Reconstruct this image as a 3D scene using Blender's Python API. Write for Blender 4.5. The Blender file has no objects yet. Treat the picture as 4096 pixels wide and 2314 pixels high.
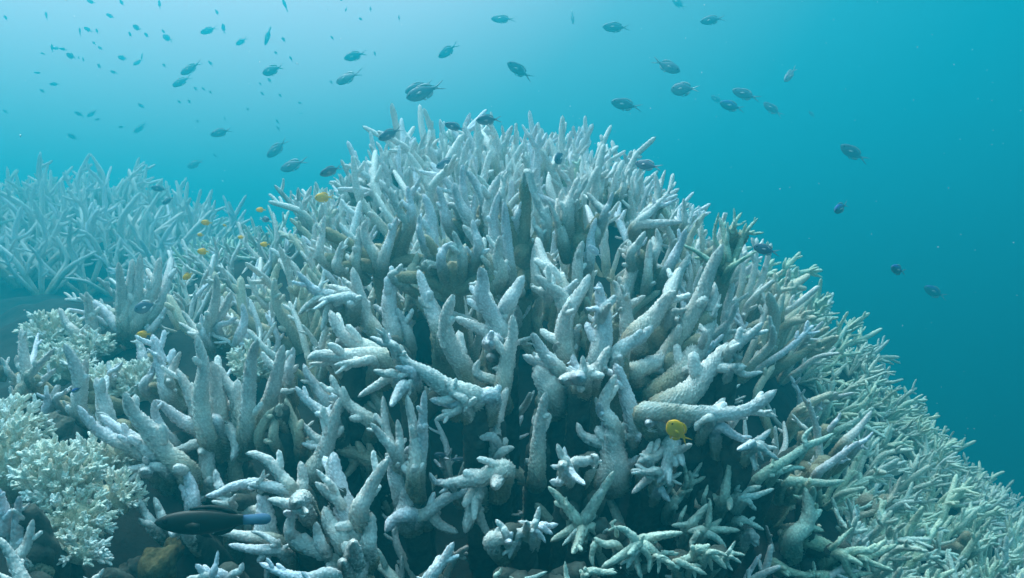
import bpy, math, random
import numpy as np
from mathutils import Vector, Matrix

C = bpy.context.scene.collection
scn = bpy.context.scene
rad = math.radians
# ------------------------------------------------------------------ camera
FOC = 3215.0                       # focal length in photo pixels (photo 4096 x 2314)
cam_d = bpy.data.cameras.new('camera'); cam = bpy.data.objects.new('camera', cam_d); C.objects.link(cam)
cam.location = (0, 0, 0); cam.rotation_euler = (rad(90), 0, 0)
cam_d.sensor_width = 36.0; cam_d.lens = 36.0 * FOC / 4096.0
cam_d.clip_start = 0.02; cam_d.clip_end = 500
scn.camera = cam
# ------------------------------------------------------------------ world: daylight filtered by the sea
SUN_EL, SUN_AZ = 66.0, -55.0       # azimuth measured from +Y towards +X
az, el = rad(SUN_AZ), rad(SUN_EL)
SUN = Vector((math.sin(az) * math.cos(el), math.cos(az) * math.cos(el), math.sin(el)))
W = bpy.data.worlds.new('World'); scn.world = W; W.use_nodes = True
nt = W.node_tree; nt.nodes.clear()
def nn(t, tree=nt, **kw):
    n = tree.nodes.new(t)
    for k, v in kw.items(): setattr(n, k, v)
    return n
L = nt.links.new
out = nn('ShaderNodeOutputWorld')
tc = nn('ShaderNodeTexCoord')
dot = nn('ShaderNodeVectorMath', operation='DOT_PRODUCT'); L(tc.outputs['Generated'], dot.inputs[0]); dot.inputs[1].default_value = (-.5, .5, .707)
mr = nn('ShaderNodeMapRange'); mr.inputs['From Min'].default_value = -1; mr.inputs['From Max'].default_value = 1; L(dot.outputs['Value'], mr.inputs['Value'])
ramp = nn('ShaderNodeValToRGB'); L(mr.outputs['Result'], ramp.inputs['Fac'])
stops = [(-1, (0, .010, .016)), (-.2, (0, .05, .075)), (.07, (0, .14, .20)), (.2, (.0, .17, .22)), (.36, (.0, .22, .30)), (.48, (.06, .29, .40)),
         (.64, (.40, .47, .60)), (.76, (1.2, .92, 1.08)), (.9, (1.7, 1.05, 1.2)), (1, (1.8, 1.25, 1.3))]
cr = ramp.color_ramp
cr.elements[0].position = 0; cr.elements[1].position = 1
while len(cr.elements) < len(stops): cr.elements.new(.5)
for e, (s, c) in zip(cr.elements, stops): e.position = (s + 1) / 2
for e, (s, c) in zip(cr.elements, stops): e.color = (*c, 1)
bg1 = nn('ShaderNodeBackground'); L(ramp.outputs['Color'], bg1.inputs['Color']); bg1.inputs['Strength'].default_value = .78
sky = nn('ShaderNodeTexSky', sky_type='NISHITA'); sky.sun_disc = False; sky.sun_elevation = el; sky.sun_rotation = az
tint = nn('ShaderNodeVectorMath', operation='MULTIPLY'); L(sky.outputs['Color'], tint.inputs[0]); tint.inputs[1].default_value = (1.9, 2.3, 1.65)
bg2 = nn('ShaderNodeBackground'); L(tint.outputs['Vector'], bg2.inputs['Color']); bg2.inputs['Strength'].default_value = 0.15
sep = nn('ShaderNodeSeparateXYZ'); L(tc.outputs['Generated'], sep.inputs[0])
up = nn('ShaderNodeMapRange', interpolation_type='SMOOTHSTEP'); up.inputs['From Min'].default_value = .42; up.inputs['From Max'].default_value = .75; L(sep.outputs['Z'], up.inputs['Value'])
mix = nn('ShaderNodeMixShader'); L(up.outputs['Result'], mix.inputs['Fac']); L(bg1.outputs[0], mix.inputs[1])
add = nn('ShaderNodeAddShader'); L(bg1.outputs[0], add.inputs[0]); L(bg2.outputs[0], add.inputs[1]); L(add.outputs[0], mix.inputs[2])
bk = nn('ShaderNodeMapRange', interpolation_type='SMOOTHSTEP'); bk.inputs['From Min'].default_value = -.1; bk.inputs['From Max'].default_value = .7   # added fill glow from behind the viewer, brightens the coral fronts
neg = nn('ShaderNodeMath', operation='MULTIPLY'); L(sep.outputs['Y'], neg.inputs[0]); neg.inputs[1].default_value = -1; L(neg.outputs[0], bk.inputs['Value'])
bg3 = nn('ShaderNodeBackground'); bg3.inputs['Color'].default_value = (.60, .98, 1.08, 1); L(bk.outputs['Result'], bg3.inputs['Strength'])
add2 = nn('ShaderNodeAddShader'); L(mix.outputs[0], add2.inputs[0]); L(bg3.outputs[0], add2.inputs[1])
L(add2.outputs[0], out.inputs['Surface'])
# ------------------------------------------------------------------ sun, exposure, renderer
sd = bpy.data.lights.new('sun', 'SUN'); sun = bpy.data.objects.new('sun', sd); C.objects.link(sun)
sd.energy = 4.8; sd.angle = rad(45); sd.color = (.70, .97, 1.0)
sun.rotation_euler = (-SUN).to_track_quat('-Z', 'Y').to_euler()
scn.view_settings.view_transform = 'Standard'; scn.view_settings.look = 'None'
scn.view_settings.exposure = 0.86; scn.view_settings.gamma = 1; scn.view_settings.use_curve_mapping = False
scn.render.engine = 'CYCLES'
cy = scn.cycles
cy.max_bounces = 5; cy.diffuse_bounces = 4; cy.glossy_bounces = 1; cy.volume_bounces = 1; cy.use_denoising = True
DENS = 0.26
# ------------------------------------------------------------------ helpers
REG = {'A': (0, 600, .4124), 'B': (0, 1200, .3975), 'C': (0, 1700, .4219), 'D': (1024, 400, .4810), 'E': (1024, 1100, .4467),
       'F': (1024, 1700, .4220), 'G': (2000, 500, .4468), 'H': (2000, 1100, .4468), 'I': (2000, 1700, .4270), 'J': (3000, 900, .4811),
       'K': (3000, 1550, .5252), 'L': (0, 0, .4124), 'M': (1000, 0, .4812), 'N': (2000, 0, .5155), 'O': (3000, 400, .6185),
       'P': (0, 0, 1.5901)}
def src(r, x, y):
    a = REG[r]; return a[0] + x * a[2], a[1] + y * a[2]
def at(px, py, Y):                 # a photo pixel at distance Y becomes a point of the reef
    return np.array(((px - 2048) / FOC * Y, Y, -(py - 1157) / FOC * Y))
def tag(o, label=None, cat=None, group=None, kind=None):
    for k, v in (('label', label), ('category', cat), ('group', group), ('kind', kind)):
        if v: o[k] = v
    return o
def link(name, data, parent=None):
    o = bpy.data.objects.new(name, data); C.objects.link(o)
    if parent: o.parent = parent
    return o
def empty(name, loc):
    o = link(name, None); o.location = loc; o.empty_display_size = .02; return o
def mesh_np(name, V, F, T=None, mat=None, smooth=True):
    """quads only"""
    m = bpy.data.meshes.new(name)
    V = np.asarray(V, dtype=np.float32); F = np.asarray(F, dtype=np.int32)
    m.vertices.add(len(V)); m.vertices.foreach_set('co', V.ravel())
    m.loops.add(F.size); m.loops.foreach_set('vertex_index', F.ravel())
    k = F.shape[1]
    m.polygons.add(len(F)); m.polygons.foreach_set('loop_start', np.arange(0, F.size, k, dtype=np.int32))
    m.polygons.foreach_set('loop_total', np.full(len(F), k, dtype=np.int32))
    m.update(calc_edges=True)
    if smooth: m.polygons.foreach_set('use_smooth', np.ones(len(F), dtype=bool))
    if T is not None:
        a = m.attributes.new('tip', 'FLOAT', 'POINT'); a.data.foreach_set('value', np.asarray(T, dtype=np.float32))
    if mat: m.materials.append(mat)
    m.validate()
    return m
# ------------------------------------------------------------------ materials
def material(name):
    m = bpy.data.materials.new(name); m.use_nodes = True
    t = m.node_tree; b = t.nodes['Principled BSDF']; b.inputs['Specular IOR Level'].default_value = .15
    return m, t, b
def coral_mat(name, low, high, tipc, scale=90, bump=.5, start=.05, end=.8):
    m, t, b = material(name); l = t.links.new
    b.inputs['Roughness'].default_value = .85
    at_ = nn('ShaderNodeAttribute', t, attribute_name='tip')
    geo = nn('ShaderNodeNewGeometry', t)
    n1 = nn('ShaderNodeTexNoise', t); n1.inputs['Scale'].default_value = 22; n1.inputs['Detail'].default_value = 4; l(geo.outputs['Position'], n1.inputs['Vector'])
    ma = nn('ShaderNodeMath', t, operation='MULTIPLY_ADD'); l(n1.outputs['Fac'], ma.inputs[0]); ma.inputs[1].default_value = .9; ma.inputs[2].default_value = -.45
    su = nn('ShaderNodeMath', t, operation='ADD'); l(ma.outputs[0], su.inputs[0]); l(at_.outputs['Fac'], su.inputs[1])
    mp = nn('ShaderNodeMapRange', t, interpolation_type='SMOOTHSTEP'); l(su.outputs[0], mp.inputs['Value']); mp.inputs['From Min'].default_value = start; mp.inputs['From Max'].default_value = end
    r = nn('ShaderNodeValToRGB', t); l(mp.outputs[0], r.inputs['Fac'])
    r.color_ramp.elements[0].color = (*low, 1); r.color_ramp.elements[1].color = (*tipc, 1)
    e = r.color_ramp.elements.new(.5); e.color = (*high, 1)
    oi = nn('ShaderNodeObjectInfo', t)
    rr = nn('ShaderNodeValToRGB', t); l(oi.outputs['Random'], rr.inputs['Fac'])
    rr.color_ramp.elements[0].color = (1.0, .95, .88, 1); rr.color_ramp.elements[1].color = (.93, .96, 1.0, 1)
    e = rr.color_ramp.elements.new(.55); e.color = (.84, .86, .80, 1)
    mx = nn('ShaderNodeMixRGB', t, blend_type='MULTIPLY'); mx.inputs[0].default_value = 1; l(r.outputs[0], mx.inputs[1]); l(rr.outputs[0], mx.inputs[2])
    v = nn('ShaderNodeTexVoronoi', t); v.inputs['Scale'].default_value = scale * 3.6; l(geo.outputs['Position'], v.inputs['Vector'])
    sp = nn('ShaderNodeMapRange', t); l(v.outputs['Distance'], sp.inputs['Value']); sp.inputs['From Max'].default_value = .7; sp.inputs['To Min'].default_value = 1.05; sp.inputs['To Max'].default_value = .70
    m2 = nn('ShaderNodeVectorMath', t, operation='SCALE'); l(mx.outputs[0], m2.inputs[0]); l(sp.outputs[0], m2.inputs['Scale'])
    l(m2.outputs[0], b.inputs['Base Color'])
    bp = nn('ShaderNodeBump', t); bp.inputs['Strength'].default_value = bump; bp.inputs['Distance'].default_value = .002; bp.invert = True
    l(v.outputs['Distance'], bp.inputs['Height']); l(bp.outputs[0], b.inputs['Normal'])
    return m
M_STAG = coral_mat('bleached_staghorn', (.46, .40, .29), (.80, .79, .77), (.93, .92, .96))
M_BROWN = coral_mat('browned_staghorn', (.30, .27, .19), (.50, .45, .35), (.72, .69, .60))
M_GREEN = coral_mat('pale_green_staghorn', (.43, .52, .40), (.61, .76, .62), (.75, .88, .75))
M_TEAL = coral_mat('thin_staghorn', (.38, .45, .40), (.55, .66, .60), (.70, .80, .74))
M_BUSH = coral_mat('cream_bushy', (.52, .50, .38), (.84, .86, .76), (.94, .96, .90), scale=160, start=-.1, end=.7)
def rock_mat(name, c1, c2, scale, bump=.8):
    m, t, b = material(name); l = t.links.new
    b.inputs['Roughness'].default_value = .95
    g = nn('ShaderNodeTexCoord', t)
    n = nn('ShaderNodeTexNoise', t); n.inputs['Scale'].default_value = scale; n.inputs['Detail'].default_value = 8; n.inputs['Roughness'].default_value = .7; l(g.outputs['Object'], n.inputs['Vector'])
    r = nn('ShaderNodeValToRGB', t); l(n.outputs['Fac'], r.inputs['Fac']); r.color_ramp.elements[0].position = .35; r.color_ramp.elements[1].position = .68
    r.color_ramp.elements[0].color = (*c1, 1); r.color_ramp.elements[1].color = (*c2, 1); l(r.outputs[0], b.inputs['Base Color'])
    bp = nn('ShaderNodeBump', t); bp.inputs['Strength'].default_value = bump; bp.inputs['Distance'].default_value = .01; l(n.outputs['Fac'], bp.inputs['Height']); l(bp.outputs[0], b.inputs['Normal'])
    return m
M_REEF = rock_mat('turf_covered_reef', (.008, .011, .011), (.032, .036, .032), 14)
M_DEAD = rock_mat('dead_coral_base', (.035, .042, .038), (.12, .13, .11), 40)
M_SPONGE = rock_mat('ochre_sponge', (.05, .042, .018), (.17, .14, .07), 70)
M_STONE = rock_mat('encrusted_stone', (.04, .045, .038), (.24, .23, .19), 35)
def fish_mat(name, back, side, belly, rough=.45):
    m, t, b = material(name); l = t.links.new
    b.inputs['Roughness'].default_value = rough; b.inputs['Specular IOR Level'].default_value = .3
    g = nn('ShaderNodeTexCoord', t); s = nn('ShaderNodeSeparateXYZ', t); l(g.outputs['Object'], s.inputs[0])
    n = nn('ShaderNodeTexNoise', t); n.inputs['Scale'].default_value = 9; l(g.outputs['Object'], n.inputs['Vector'])
    a = nn('ShaderNodeMath', t, operation='MULTIPLY_ADD'); l(n.outputs['Fac'], a.inputs[0]); a.inputs[1].default_value = .12; l(s.outputs['Z'], a.inputs[2])
    mp = nn('ShaderNodeMapRange', t); l(a.outputs[0], mp.inputs['Value']); mp.inputs['From Min'].default_value = -.14; mp.inputs['From Max'].default_value = .25
    r = nn('ShaderNodeValToRGB', t); l(mp.outputs[0], r.inputs['Fac']); e = r.color_ramp.elements.new(.5); e.color = (*side, 1)
    r.color_ramp.elements[0].color = (*belly, 1); r.color_ramp.elements[2].color = (*back, 1)
    l(r.outputs[0], b.inputs['Base Color'])
    return m
F_DARK = fish_mat('slate_fish_skin', (.06, .10, .15), (.07, .12, .165), (.20, .24, .28))
F_BLUE = fish_mat('blue_backed_fish_skin', (.05, .08, .45), (.05, .09, .14), (.12, .15, .17))
F_PALE = fish_mat('pale_fish_skin', (.35, .36, .42), (.42, .44, .50), (.55, .56, .60))
F_YELLOW = fish_mat('yellow_fish_skin', (.98, .44, .01), (.80, .40, .04), (1.0, .48, .015))
F_WRASSE = fish_mat('dark_wrasse_skin', (.003, .005, .004), (.006, .009, .006), (.004, .007, .006))
F_FIN = fish_mat('grey_fin', (.20, .24, .27), (.22, .26, .29), (.28, .31, .34))
F_YFIN = fish_mat('yellow_fin', (.98, .46, .01), (.98, .46, .01), (.98, .46, .01))
F_BFIN = fish_mat('bright_blue_fin', (.01, .07, .34), (.10, .20, .28), (.01, .08, .40))
F_WFIN = fish_mat('whitish_fin', (.6, .6, .6), (.6, .6, .6), (.6, .6, .6))
F_EYE, _t, _b = material('fish_eye'); _b.inputs['Base Color'].default_value = (.01, .01, .012, 1); _b.inputs['Roughness'].default_value = .15
# ------------------------------------------------------------------ reef terrain (height field through control points)
CP = [(0, 1455, .88), (600, 1455, .95), (1200, 1455, 1.0), (1800, 1455, 1.02), (2300, 1455, 1.35), (2576, 1455, 1.75),
      (0, 1200, 1.02), (300, 1200, 1.02), (600, 1200, 1.10), (1200, 1200, 1.18), (1800, 1200, 1.24), (2150, 1230, 1.55), (2400, 1300, 2.2),
      (0, 1000, 1.42), (400, 1000, 1.32), (800, 1000, 1.24), (1300, 1000, 1.27), (1800, 1000, 1.34), (2120, 1050, 1.85),
      (0, 880, 2.0), (300, 880, 1.65), (600, 830, 1.55), (1000, 800, 1.40), (1500, 800, 1.40), (1900, 830, 1.60), (2060, 900, 1.95),
      (400, 770, 2.0), (700, 680, 1.85), (1000, 640, 1.65), (1400, 620, 1.60), (1750, 700, 1.66),
      (900, 570, 1.95), (1180, 445, 2.05), (1400, 485, 1.95), (1650, 625, 1.9), (1830, 725, 2.0),
      (560, 670, 2.4), (650, 650, 2.5), (50, 800, 2.8), (150, 770, 3.2), (60, 640, 3.9), (160, 560, 4.2), (330, 580, 4.2), (480, 635, 4.0),
      (2000, 790, 2.15), (2150, 950, 2.4), (2300, 1120, 2.8), (2430, 1260, 3.3), (2576, 1330, 3.9)]
P3 = [at(x * 1.59, y * 1.59, Y) for x, y, Y in CP]
P3 += [np.array(p) for p in ((-.6, 2.9, -.15), (0, 3.0, -.2), (.6, 2.9, -.3), (1.2, 3.2, -.7), (-2., 5.5, .0), (-3.6, 4.6, .25), (-.4, 4.0, -.6),
       (1., 4.5, -1.2), (2.5, 5.2, -1.7), (3.4, 4.0, -1.8), (2.2, 2.6, -1.5), (1.7, 1.7, -1.1), (1.2, 1.0, -.75), (-1.5, 1.2, -.4), (-1.6, 2.0, -.25),
       (-3., 3.0, -.2), (-.6, .55, -.36), (0, .55, -.40), (.5, .55, -.43), (-1, .3, -.45), (.8, .3, -.6), (-.5, 5.2, -1.2), (-3., 6.3, -.8))]
P3 = np.array(P3)
def _phi(d2): return np.where(d2 > 1e-12, .5 * d2 * np.log(np.maximum(d2, 1e-12)), 0)
_n = len(P3); _A = np.zeros((_n + 3, _n + 3))
_d = ((P3[:, None, :2] - P3[None, :, :2]) ** 2).sum(-1)
_A[:_n, :_n] = _phi(_d) + np.eye(_n) * .012
_A[:_n, _n] = 1; _A[:_n, _n + 1:] = P3[:, :2]; _A[_n, :_n] = 1; _A[_n + 1:, :_n] = P3[:, :2].T
_w = np.linalg.solve(_A, np.concatenate([P3[:, 2], np.zeros(3)]))
def height(x, y):
    x = np.asarray(x, float); y = np.asarray(y, float); sh = x.shape
    q = np.stack([x.ravel(), y.ravel()], 1)
    h = np.empty(len(q))
    for i in range(0, len(q), 20000):
        s = q[i:i + 20000]
        h[i:i + 20000] = _phi(((s[:, None] - P3[None, :, :2]) ** 2).sum(-1)) @ _w[:_n] + _w[_n] + s @ _w[_n + 1:]
    X, Y = q[:, 0], q[:, 1]
    out = np.maximum(np.maximum(-4.0 - X, X - 3.3), np.maximum(.2 - Y, Y - 6.2))
    k = np.clip(out / 2.5, 0, 1); k = k * k * (3 - 2 * k)
    h = np.clip(h, -2.6, .6)
    h = h * (1 - k) + (-2.6) * k
    h += (np.sin(X * 9 + np.sin(Y * 7) * 1.3) * np.sin(Y * 8.3 + X * 3) * (.022 + .03 * np.clip(-X - .7, 0, 1)) + np.sin(X * 23 + Y * 9) * np.sin(Y * 21 - X * 6) * .010) * (1 - k)
    return h.reshape(sh)
def normal(x, y):
    e = .03
    hx = (height(x + e, y) - height(x - e, y)) / (2 * e); hy = (height(x, y + e) - height(x, y - e)) / (2 * e)
    v = np.array((-float(hx), -float(hy), 1.0)); return v / np.linalg.norm(v)
def _axis(lo, a, b, hi, fine, coarse):
    return np.concatenate([lo + (a - lo) * (np.linspace(0, 1, coarse, endpoint=False) ** .5), np.linspace(a, b, fine), b + (hi - b) * (np.linspace(0, 1, coarse + 1)[1:] ** 2)])
gx = _axis(-20, -4.3, 3.6, 20, 270, 14); gy = _axis(-8, .1, 6.4, 20, 220, 12)
GX, GY = np.meshgrid(gx, gy); GZ = height(GX, GY)
idx = np.arange(GX.size).reshape(GX.shape)
F = np.stack([idx[:-1, :-1], idx[:-1, 1:], idx[1:, 1:], idx[1:, :-1]], -1).reshape(-1, 4)
tag(link('seabed', mesh_np('seabed', np.stack([GX, GY, GZ], -1).reshape(-1, 3), F, mat=M_REEF)), kind='structure')
# ------------------------------------------------------------------ water as a closed box of haze
hz = material('sea_water_haze')[0]; t = hz.node_tree; t.nodes.clear()
o_ = nn('ShaderNodeOutputMaterial', t); pv = nn('ShaderNodeVolumePrincipled', t); t.links.new(pv.outputs[0], o_.inputs['Volume'])
pv.inputs['Color'].default_value = (.011, .365, .452, 1); pv.inputs['Density'].default_value = DENS
pv.inputs['Anisotropy'].default_value = .50; pv.inputs['Absorption Color'].default_value = (0, 0, 0, 1)
def box_mesh(name, lo, hi, mat):
    V = [(x, y, z) for x in (lo[0], hi[0]) for y in (lo[1], hi[1]) for z in (lo[2], hi[2])]
    F = [(0, 1, 3, 2), (4, 6, 7, 5), (0, 4, 5, 1), (2, 3, 7, 6), (0, 2, 6, 4), (1, 5, 7, 3)]
    return mesh_np(name, V, F, mat=mat, smooth=False)
tag(link('haze', box_mesh('haze', (-21, -9, -3.7), (21, 21, 2.45), hz)), kind='stuff')
# ------------------------------------------------------------------ coral branches
def spline(pts, n):
    pts = np.asarray(pts, float)
    if len(pts) == 2: pts = np.array([pts[0], (pts[0] + pts[1]) / 2, pts[1]])
    P = np.concatenate([[2 * pts[0] - pts[1]], pts, [2 * pts[-1] - pts[-2]]])
    seg = np.linalg.norm(np.diff(pts, axis=0), axis=1); cum = np.concatenate([[0], np.cumsum(seg)]); tot = cum[-1]
    s = np.linspace(0, tot, n); k = np.clip(np.searchsorted(cum, s, side='right') - 1, 0, len(pts) - 2)
    u = ((s - cum[k]) / np.maximum(seg[k], 1e-9))[:, None]
    p0, p1, p2, p3 = P[k], P[k + 1], P[k + 2], P[k + 3]
    return .5 * (2 * p1 + (p2 - p0) * u + (2 * p0 - 5 * p1 + 4 * p2 - p3) * u ** 2 + (3 * p1 - p0 - 3 * p2 + p3) * u ** 3), tot
def tube(pts, r0, rng, seg=20, amp=.13, taper=.70, t0=0., t1=1., tipw=.08, lump=.06, dens=1.0):
    """one tapered branch whose surface carries staggered corallite cups"""
    _, tot = spline(pts, 8)
    step = 2 * math.pi * r0 / seg * 1.05 / dens
    n = int(np.clip(tot / step, 8, 190))
    c, tot = spline(pts, n)
    u = np.linspace(0, 1, n)
    tl = max(tipw * .6, min(.4, .75 * r0 / tot))
    r = r0 * (1 - taper * (.42 * u + .66 * u ** 2.6))
    e = np.clip((u - (1 - tl)) / tl, 0, 1); r = r * np.sqrt(np.maximum(1 - e ** 1.8, .0004))
    sl = min(.3, .8 * r0 / tot); g = np.clip(1 - u / sl, 0, 1); r = r * np.sqrt(np.maximum(1 - g ** 2, .002))
    ph = rng.uniform(0, 6.28, 3)
    r = r * (1 + lump * (np.sin(u * tot / r0 * .9 + ph[0]) * .6 + np.sin(u * tot / r0 * 2.1 + ph[1]) * .4))
    T = np.gradient(c, axis=0); T /= np.linalg.norm(T, axis=1)[:, None] + 1e-9
    a = np.cross(T[0], (0, 0, 1.)) if abs(T[0][2]) < .9 else np.cross(T[0], (1., 0, 0))
    a /= np.linalg.norm(a); N = np.empty((n, 3))
    for i in range(n):
        a = a - T[i] * (a @ T[i]); a /= np.linalg.norm(a) + 1e-9; N[i] = a
    B = np.cross(T, N)
    th = np.arange(seg) / seg * 2 * math.pi
    i, j = np.meshgrid(np.arange(n), np.arange(seg), indexing='ij')
    chk = ((i + j) % 2) * (.55 + .9 * rng.random((n, seg)))
    R = r[:, None] * (1 + lump * .8 * np.sin(2 * th[None] + ph[2] + u[:, None] * 5)) + amp * r0 * (.45 + .55 * r[:, None] / r0) * chk * np.clip((1 - u[:, None]) * 14, 0, 1)
    V = c[:, None] + R[..., None] * (np.cos(th)[None, :, None] * N[:, None] + np.sin(th)[None, :, None] * B[:, None]) + (chk * amp * .55 * r0)[..., None] * T[:, None]
    k = np.arange(n * seg).reshape(n, seg); kn = np.roll(k, -1, axis=1)
    F = np.stack([k[:-1], kn[:-1], kn[1:], k[1:]], -1).reshape(-1, 4)
    tt = np.repeat(t0 + (t1 - t0) * u, seg) + (chk.ravel() > 0) * .06
    return V.reshape(-1, 3), F, tt, c, T, r
def join(parts):
    V, F, T = [], [], []; o = 0
    for p in parts:
        V.append(p[0]); F.append(p[1] + o); T.append(p[2]); o += len(p[0])
    return np.concatenate(V), np.concatenate(F), np.concatenate(T)
def with_nubs(main, r0, rng, count, lo=.35, hi=.93, seg=12, size=(.40, .60), length=(.9, 2.3), amp=.14):
    V, F, T, c, tg, r = main; out = [main[:3]]
    for _ in range(count):
        u = rng.uniform(lo, hi); i = int(u * (len(c) - 1))
        t = tg[i]; a = rng.normal(size=3); a -= t * (a @ t); a /= np.linalg.norm(a) + 1e-9
        d = a * rng.uniform(.6, 1.) + t * rng.uniform(.5, 1.2); d /= np.linalg.norm(d)
        ln = r0 * rng.uniform(*length); rr = min(r[i] * .8, r0 * rng.uniform(*size))
        p0 = c[i] + a * r[i] * .3
        p1 = p0 + d * (ln * .6 + r[i] * .6); p2 = p0 + d * (ln + r[i] * .6) + t * ln * .15
        out.append(tube([p0, p1, p2], rr, rng, seg, amp, .45, u * .8, 1., dens=.9)[:3])
    return join(out)
RNG = np.random.default_rng(11)
NCL = [0]
def clump(name, label, group, cat, depth, branches, reg, mat=None, nubs=(1, 4), lean=-.12, base=True):
    """one coral colony: each traced branch is a part of its own, standing on a dead base rooted in the reef"""
    mat = mat or M_STAG; rng = np.random.default_rng(100 + NCL[0]); NCL[0] += 1
    P = []
    for line in branches:
        f = line.split(); rg = reg
        if f[0] in REG: rg = f[0]; f = f[1:]
        pts = [tuple(map(float, s.split(','))) for s in f if ',' in s]; rest = [s for s in f if ',' not in s]
        w = float(rest[0]) * {'G': .80, 'D': .80, 'E': .92}.get(rg, 1.); dz = float(rest[1]) if len(rest) > 1 else None
        px = [src(rg, *p) for p in pts]; ws = w * REG[rg][2] / FOC * depth * .53
        plen = sum(math.dist(px[i], px[i + 1]) for i in range(len(px) - 1)) / FOC * depth
        if dz is None: dz = lean * plen + rng.uniform(-.28, .22) * plen
        d0 = depth + rng.uniform(-.01, .02)
        P.append(([at(*q, d0 + dz * (i / (len(px) - 1)) ** 1.2) for i, q in enumerate(px)], ws, plen))
    cen = np.mean([p[0][0] for p in P], axis=0)
    foot = cen + np.array((0, .16, -.05)); foot[2] = min(float(height(foot[0], foot[1])) - .02, cen[2] - .05)
    root = empty(name, tuple(foot)); tag(root, label, cat, group)
    for pts, r, pl in P:
        q = [p - foot for p in pts]
        pre = q[0] + .4 * (cen - foot - q[0]) + np.array((0, .045, -.035))
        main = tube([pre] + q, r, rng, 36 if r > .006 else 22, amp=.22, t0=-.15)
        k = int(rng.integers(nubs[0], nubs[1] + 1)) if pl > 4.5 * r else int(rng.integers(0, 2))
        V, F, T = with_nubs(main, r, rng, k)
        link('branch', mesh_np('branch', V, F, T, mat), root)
    if base:
        out = []
        q = cen - foot; rr = max(.012, np.median([p[1] for p in P]) * 1.15)
        starts = [p[0][0] - foot for p in P]
        out.append(tube([np.zeros(3), q * .5 + np.array((0, .02, -.01)), q + np.array((0, .012, 0))], rr * 1.3, rng, 16, .1, .2)[:3])
        for s in starts:
            mid = (s + q) / 2 + np.array((0, .03, -.012))
            if np.linalg.norm(s - q) > .02: out.append(tube([q * .75, mid, s + np.array((0, .006, 0))], rr * .85, rng, 12, .1, .15)[:3])
        V, F, T = join(out); link('base', mesh_np('base', V, F, T * .3, M_BROWN if depth > .97 else M_DEAD), root)
    return root
# ------------------------------------------------------------------ colonies read off the photograph one by one
ST = 'staghorn_coral'; CAT = 'coral'
def stag(label, depth, reg, *br, **kw):
    return clump('slender_staghorn_coral' if kw.get('mat') in (M_TEAL, M_GREEN) else ST, label, None, CAT, depth, br, reg, **kw)
# left side
stag('white staghorn at the left edge with one tall spike and a thick right arm', 1.12, 'B',
     '200,990 270,810 240,570 215,290 120', '290,790 340,720 430,620 550,490 85', '300,720 340,560 385,330 70 .05', '230,720 180,640 165,560 90',
     '150,1010 300,900 470,780 560,690 100', '110,760 50,650 5,580 75')
stag('short curved staghorn stub on a flat rock ledge beside the left bushy coral', 1.42, 'B', '770,350 680,250 640,180 598,85 95', '780,360 840,300 880,240 60')
stag('staghorn with five tall pale spires standing against the dark hollow on the left', 1.5, 'B',
     '1240,310 1230,100 1215,-150 1193,-373 112', '1260,280 1290,0 1320,-250 1333,-410 112', '1310,260 1375,0 1402,-250 1411,-456 112',
     '1350,300 1450,100 1560,-150 1608,-425 135', '1520,330 1610,190 1685,60 80', '970,400 915,170 866,-78 115', '1200,300 1100,180 1010,90 945,15 112',
     '1190,150 1080,110 1000,40 70 .04', '1480,250 1640,-60 1700,-280 1722,-430 110 .06')
stag('y shaped staghorn branch with a forked crown left of the cream bushes', 1.08, 'B', '800,1130 810,860 740,620 650,450 150', '800,830 850,720 860,595 110', '730,700 650,640 600,610 55', '780,1150 700,1110 690,1040 110')
stag('single blunt staghorn finger rising out of the cream bush', 1.2, 'B', '1070,900 1140,750 1205,635 105', '1100,760 1190,690 1235,625 60')
stag('thick leaf shaped staghorn lobe in front of the cream bush', 1.0, 'B', '1100,1290 1040,1020 970,790 185', '1130,1300 1060,1180 980,1140 100')
stag('sprawling staghorn with long arm raised left above the dark wrasse', .9, 'C',
     '1830,790 1810,580 1750,420 150', '1770,440 1560,260 1420,60 1260,-120 1182,-300 190', '1450,280 1250,120 1080,10 951,-92 130', '1330,270 1000,100 850,-20 740,-177 130',
     '1540,420 1320,420 1070,462 112', '1480,400 1410,370 1365,310 90 -.04', '1250,200 1050,150 930,200 70', '1420,440 1380,450 1340,440 130 -.05')
stag('large staghorn tree of six upright spikes on one stout white trunk at lower left', .95, 'C',
     '1965,600 1960,300 1950,100 190', '1990,90 1880,-100 1780,-330 1680,-520 150', '1960,100 1900,-250 1930,-560 1860,-850 155', '2080,90 2060,-300 2030,-480 2010,-590 200',
     '1900,60 1720,-40 1560,-170 1480,-230 135', '1600,120 1480,-80 1460,-230 110', '2340,60 2360,-330 2390,-640 2440,-800 150', '2300,60 2240,-240 2120,-440 2080,-560 160',
     '1890,190 1760,220 1640,250 125', '2000,60 2180,50 2240,190 2200,340 150', '2060,-20 2030,-90 2040,-230 110 .05')
stag('broad staghorn spike with one side prong behind the six spiked tree', 1.06, 'B', '1700,960 1640,700 1575,490 1535,355 155', '1600,590 1540,540 1480,490 60', '1700,800 1760,650 1815,525 100', '1450,890 1520,750 1575,595 95')
stag('small clustered staghorn tips behind the spiked tree below the yellow spot', 1.3, 'B',
     '2040,380 1930,250 1830,110 80', '2040,400 1900,300 1800,230 80', '2060,380 2030,250 2030,140 70', '2060,350 2150,100 2180,-100 2170,-250 112', '2090,330 2250,100 2330,-80 122', '2200,280 2300,230 2385,175 80', '2400,400 2460,200 2440,40 100')
stag('lone staghorn stub just under a yellow fish at left', 1.25, 'B', '1450,630 1420,500 1385,385 115', '1440,560 1390,430 1340,420 50')
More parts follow.
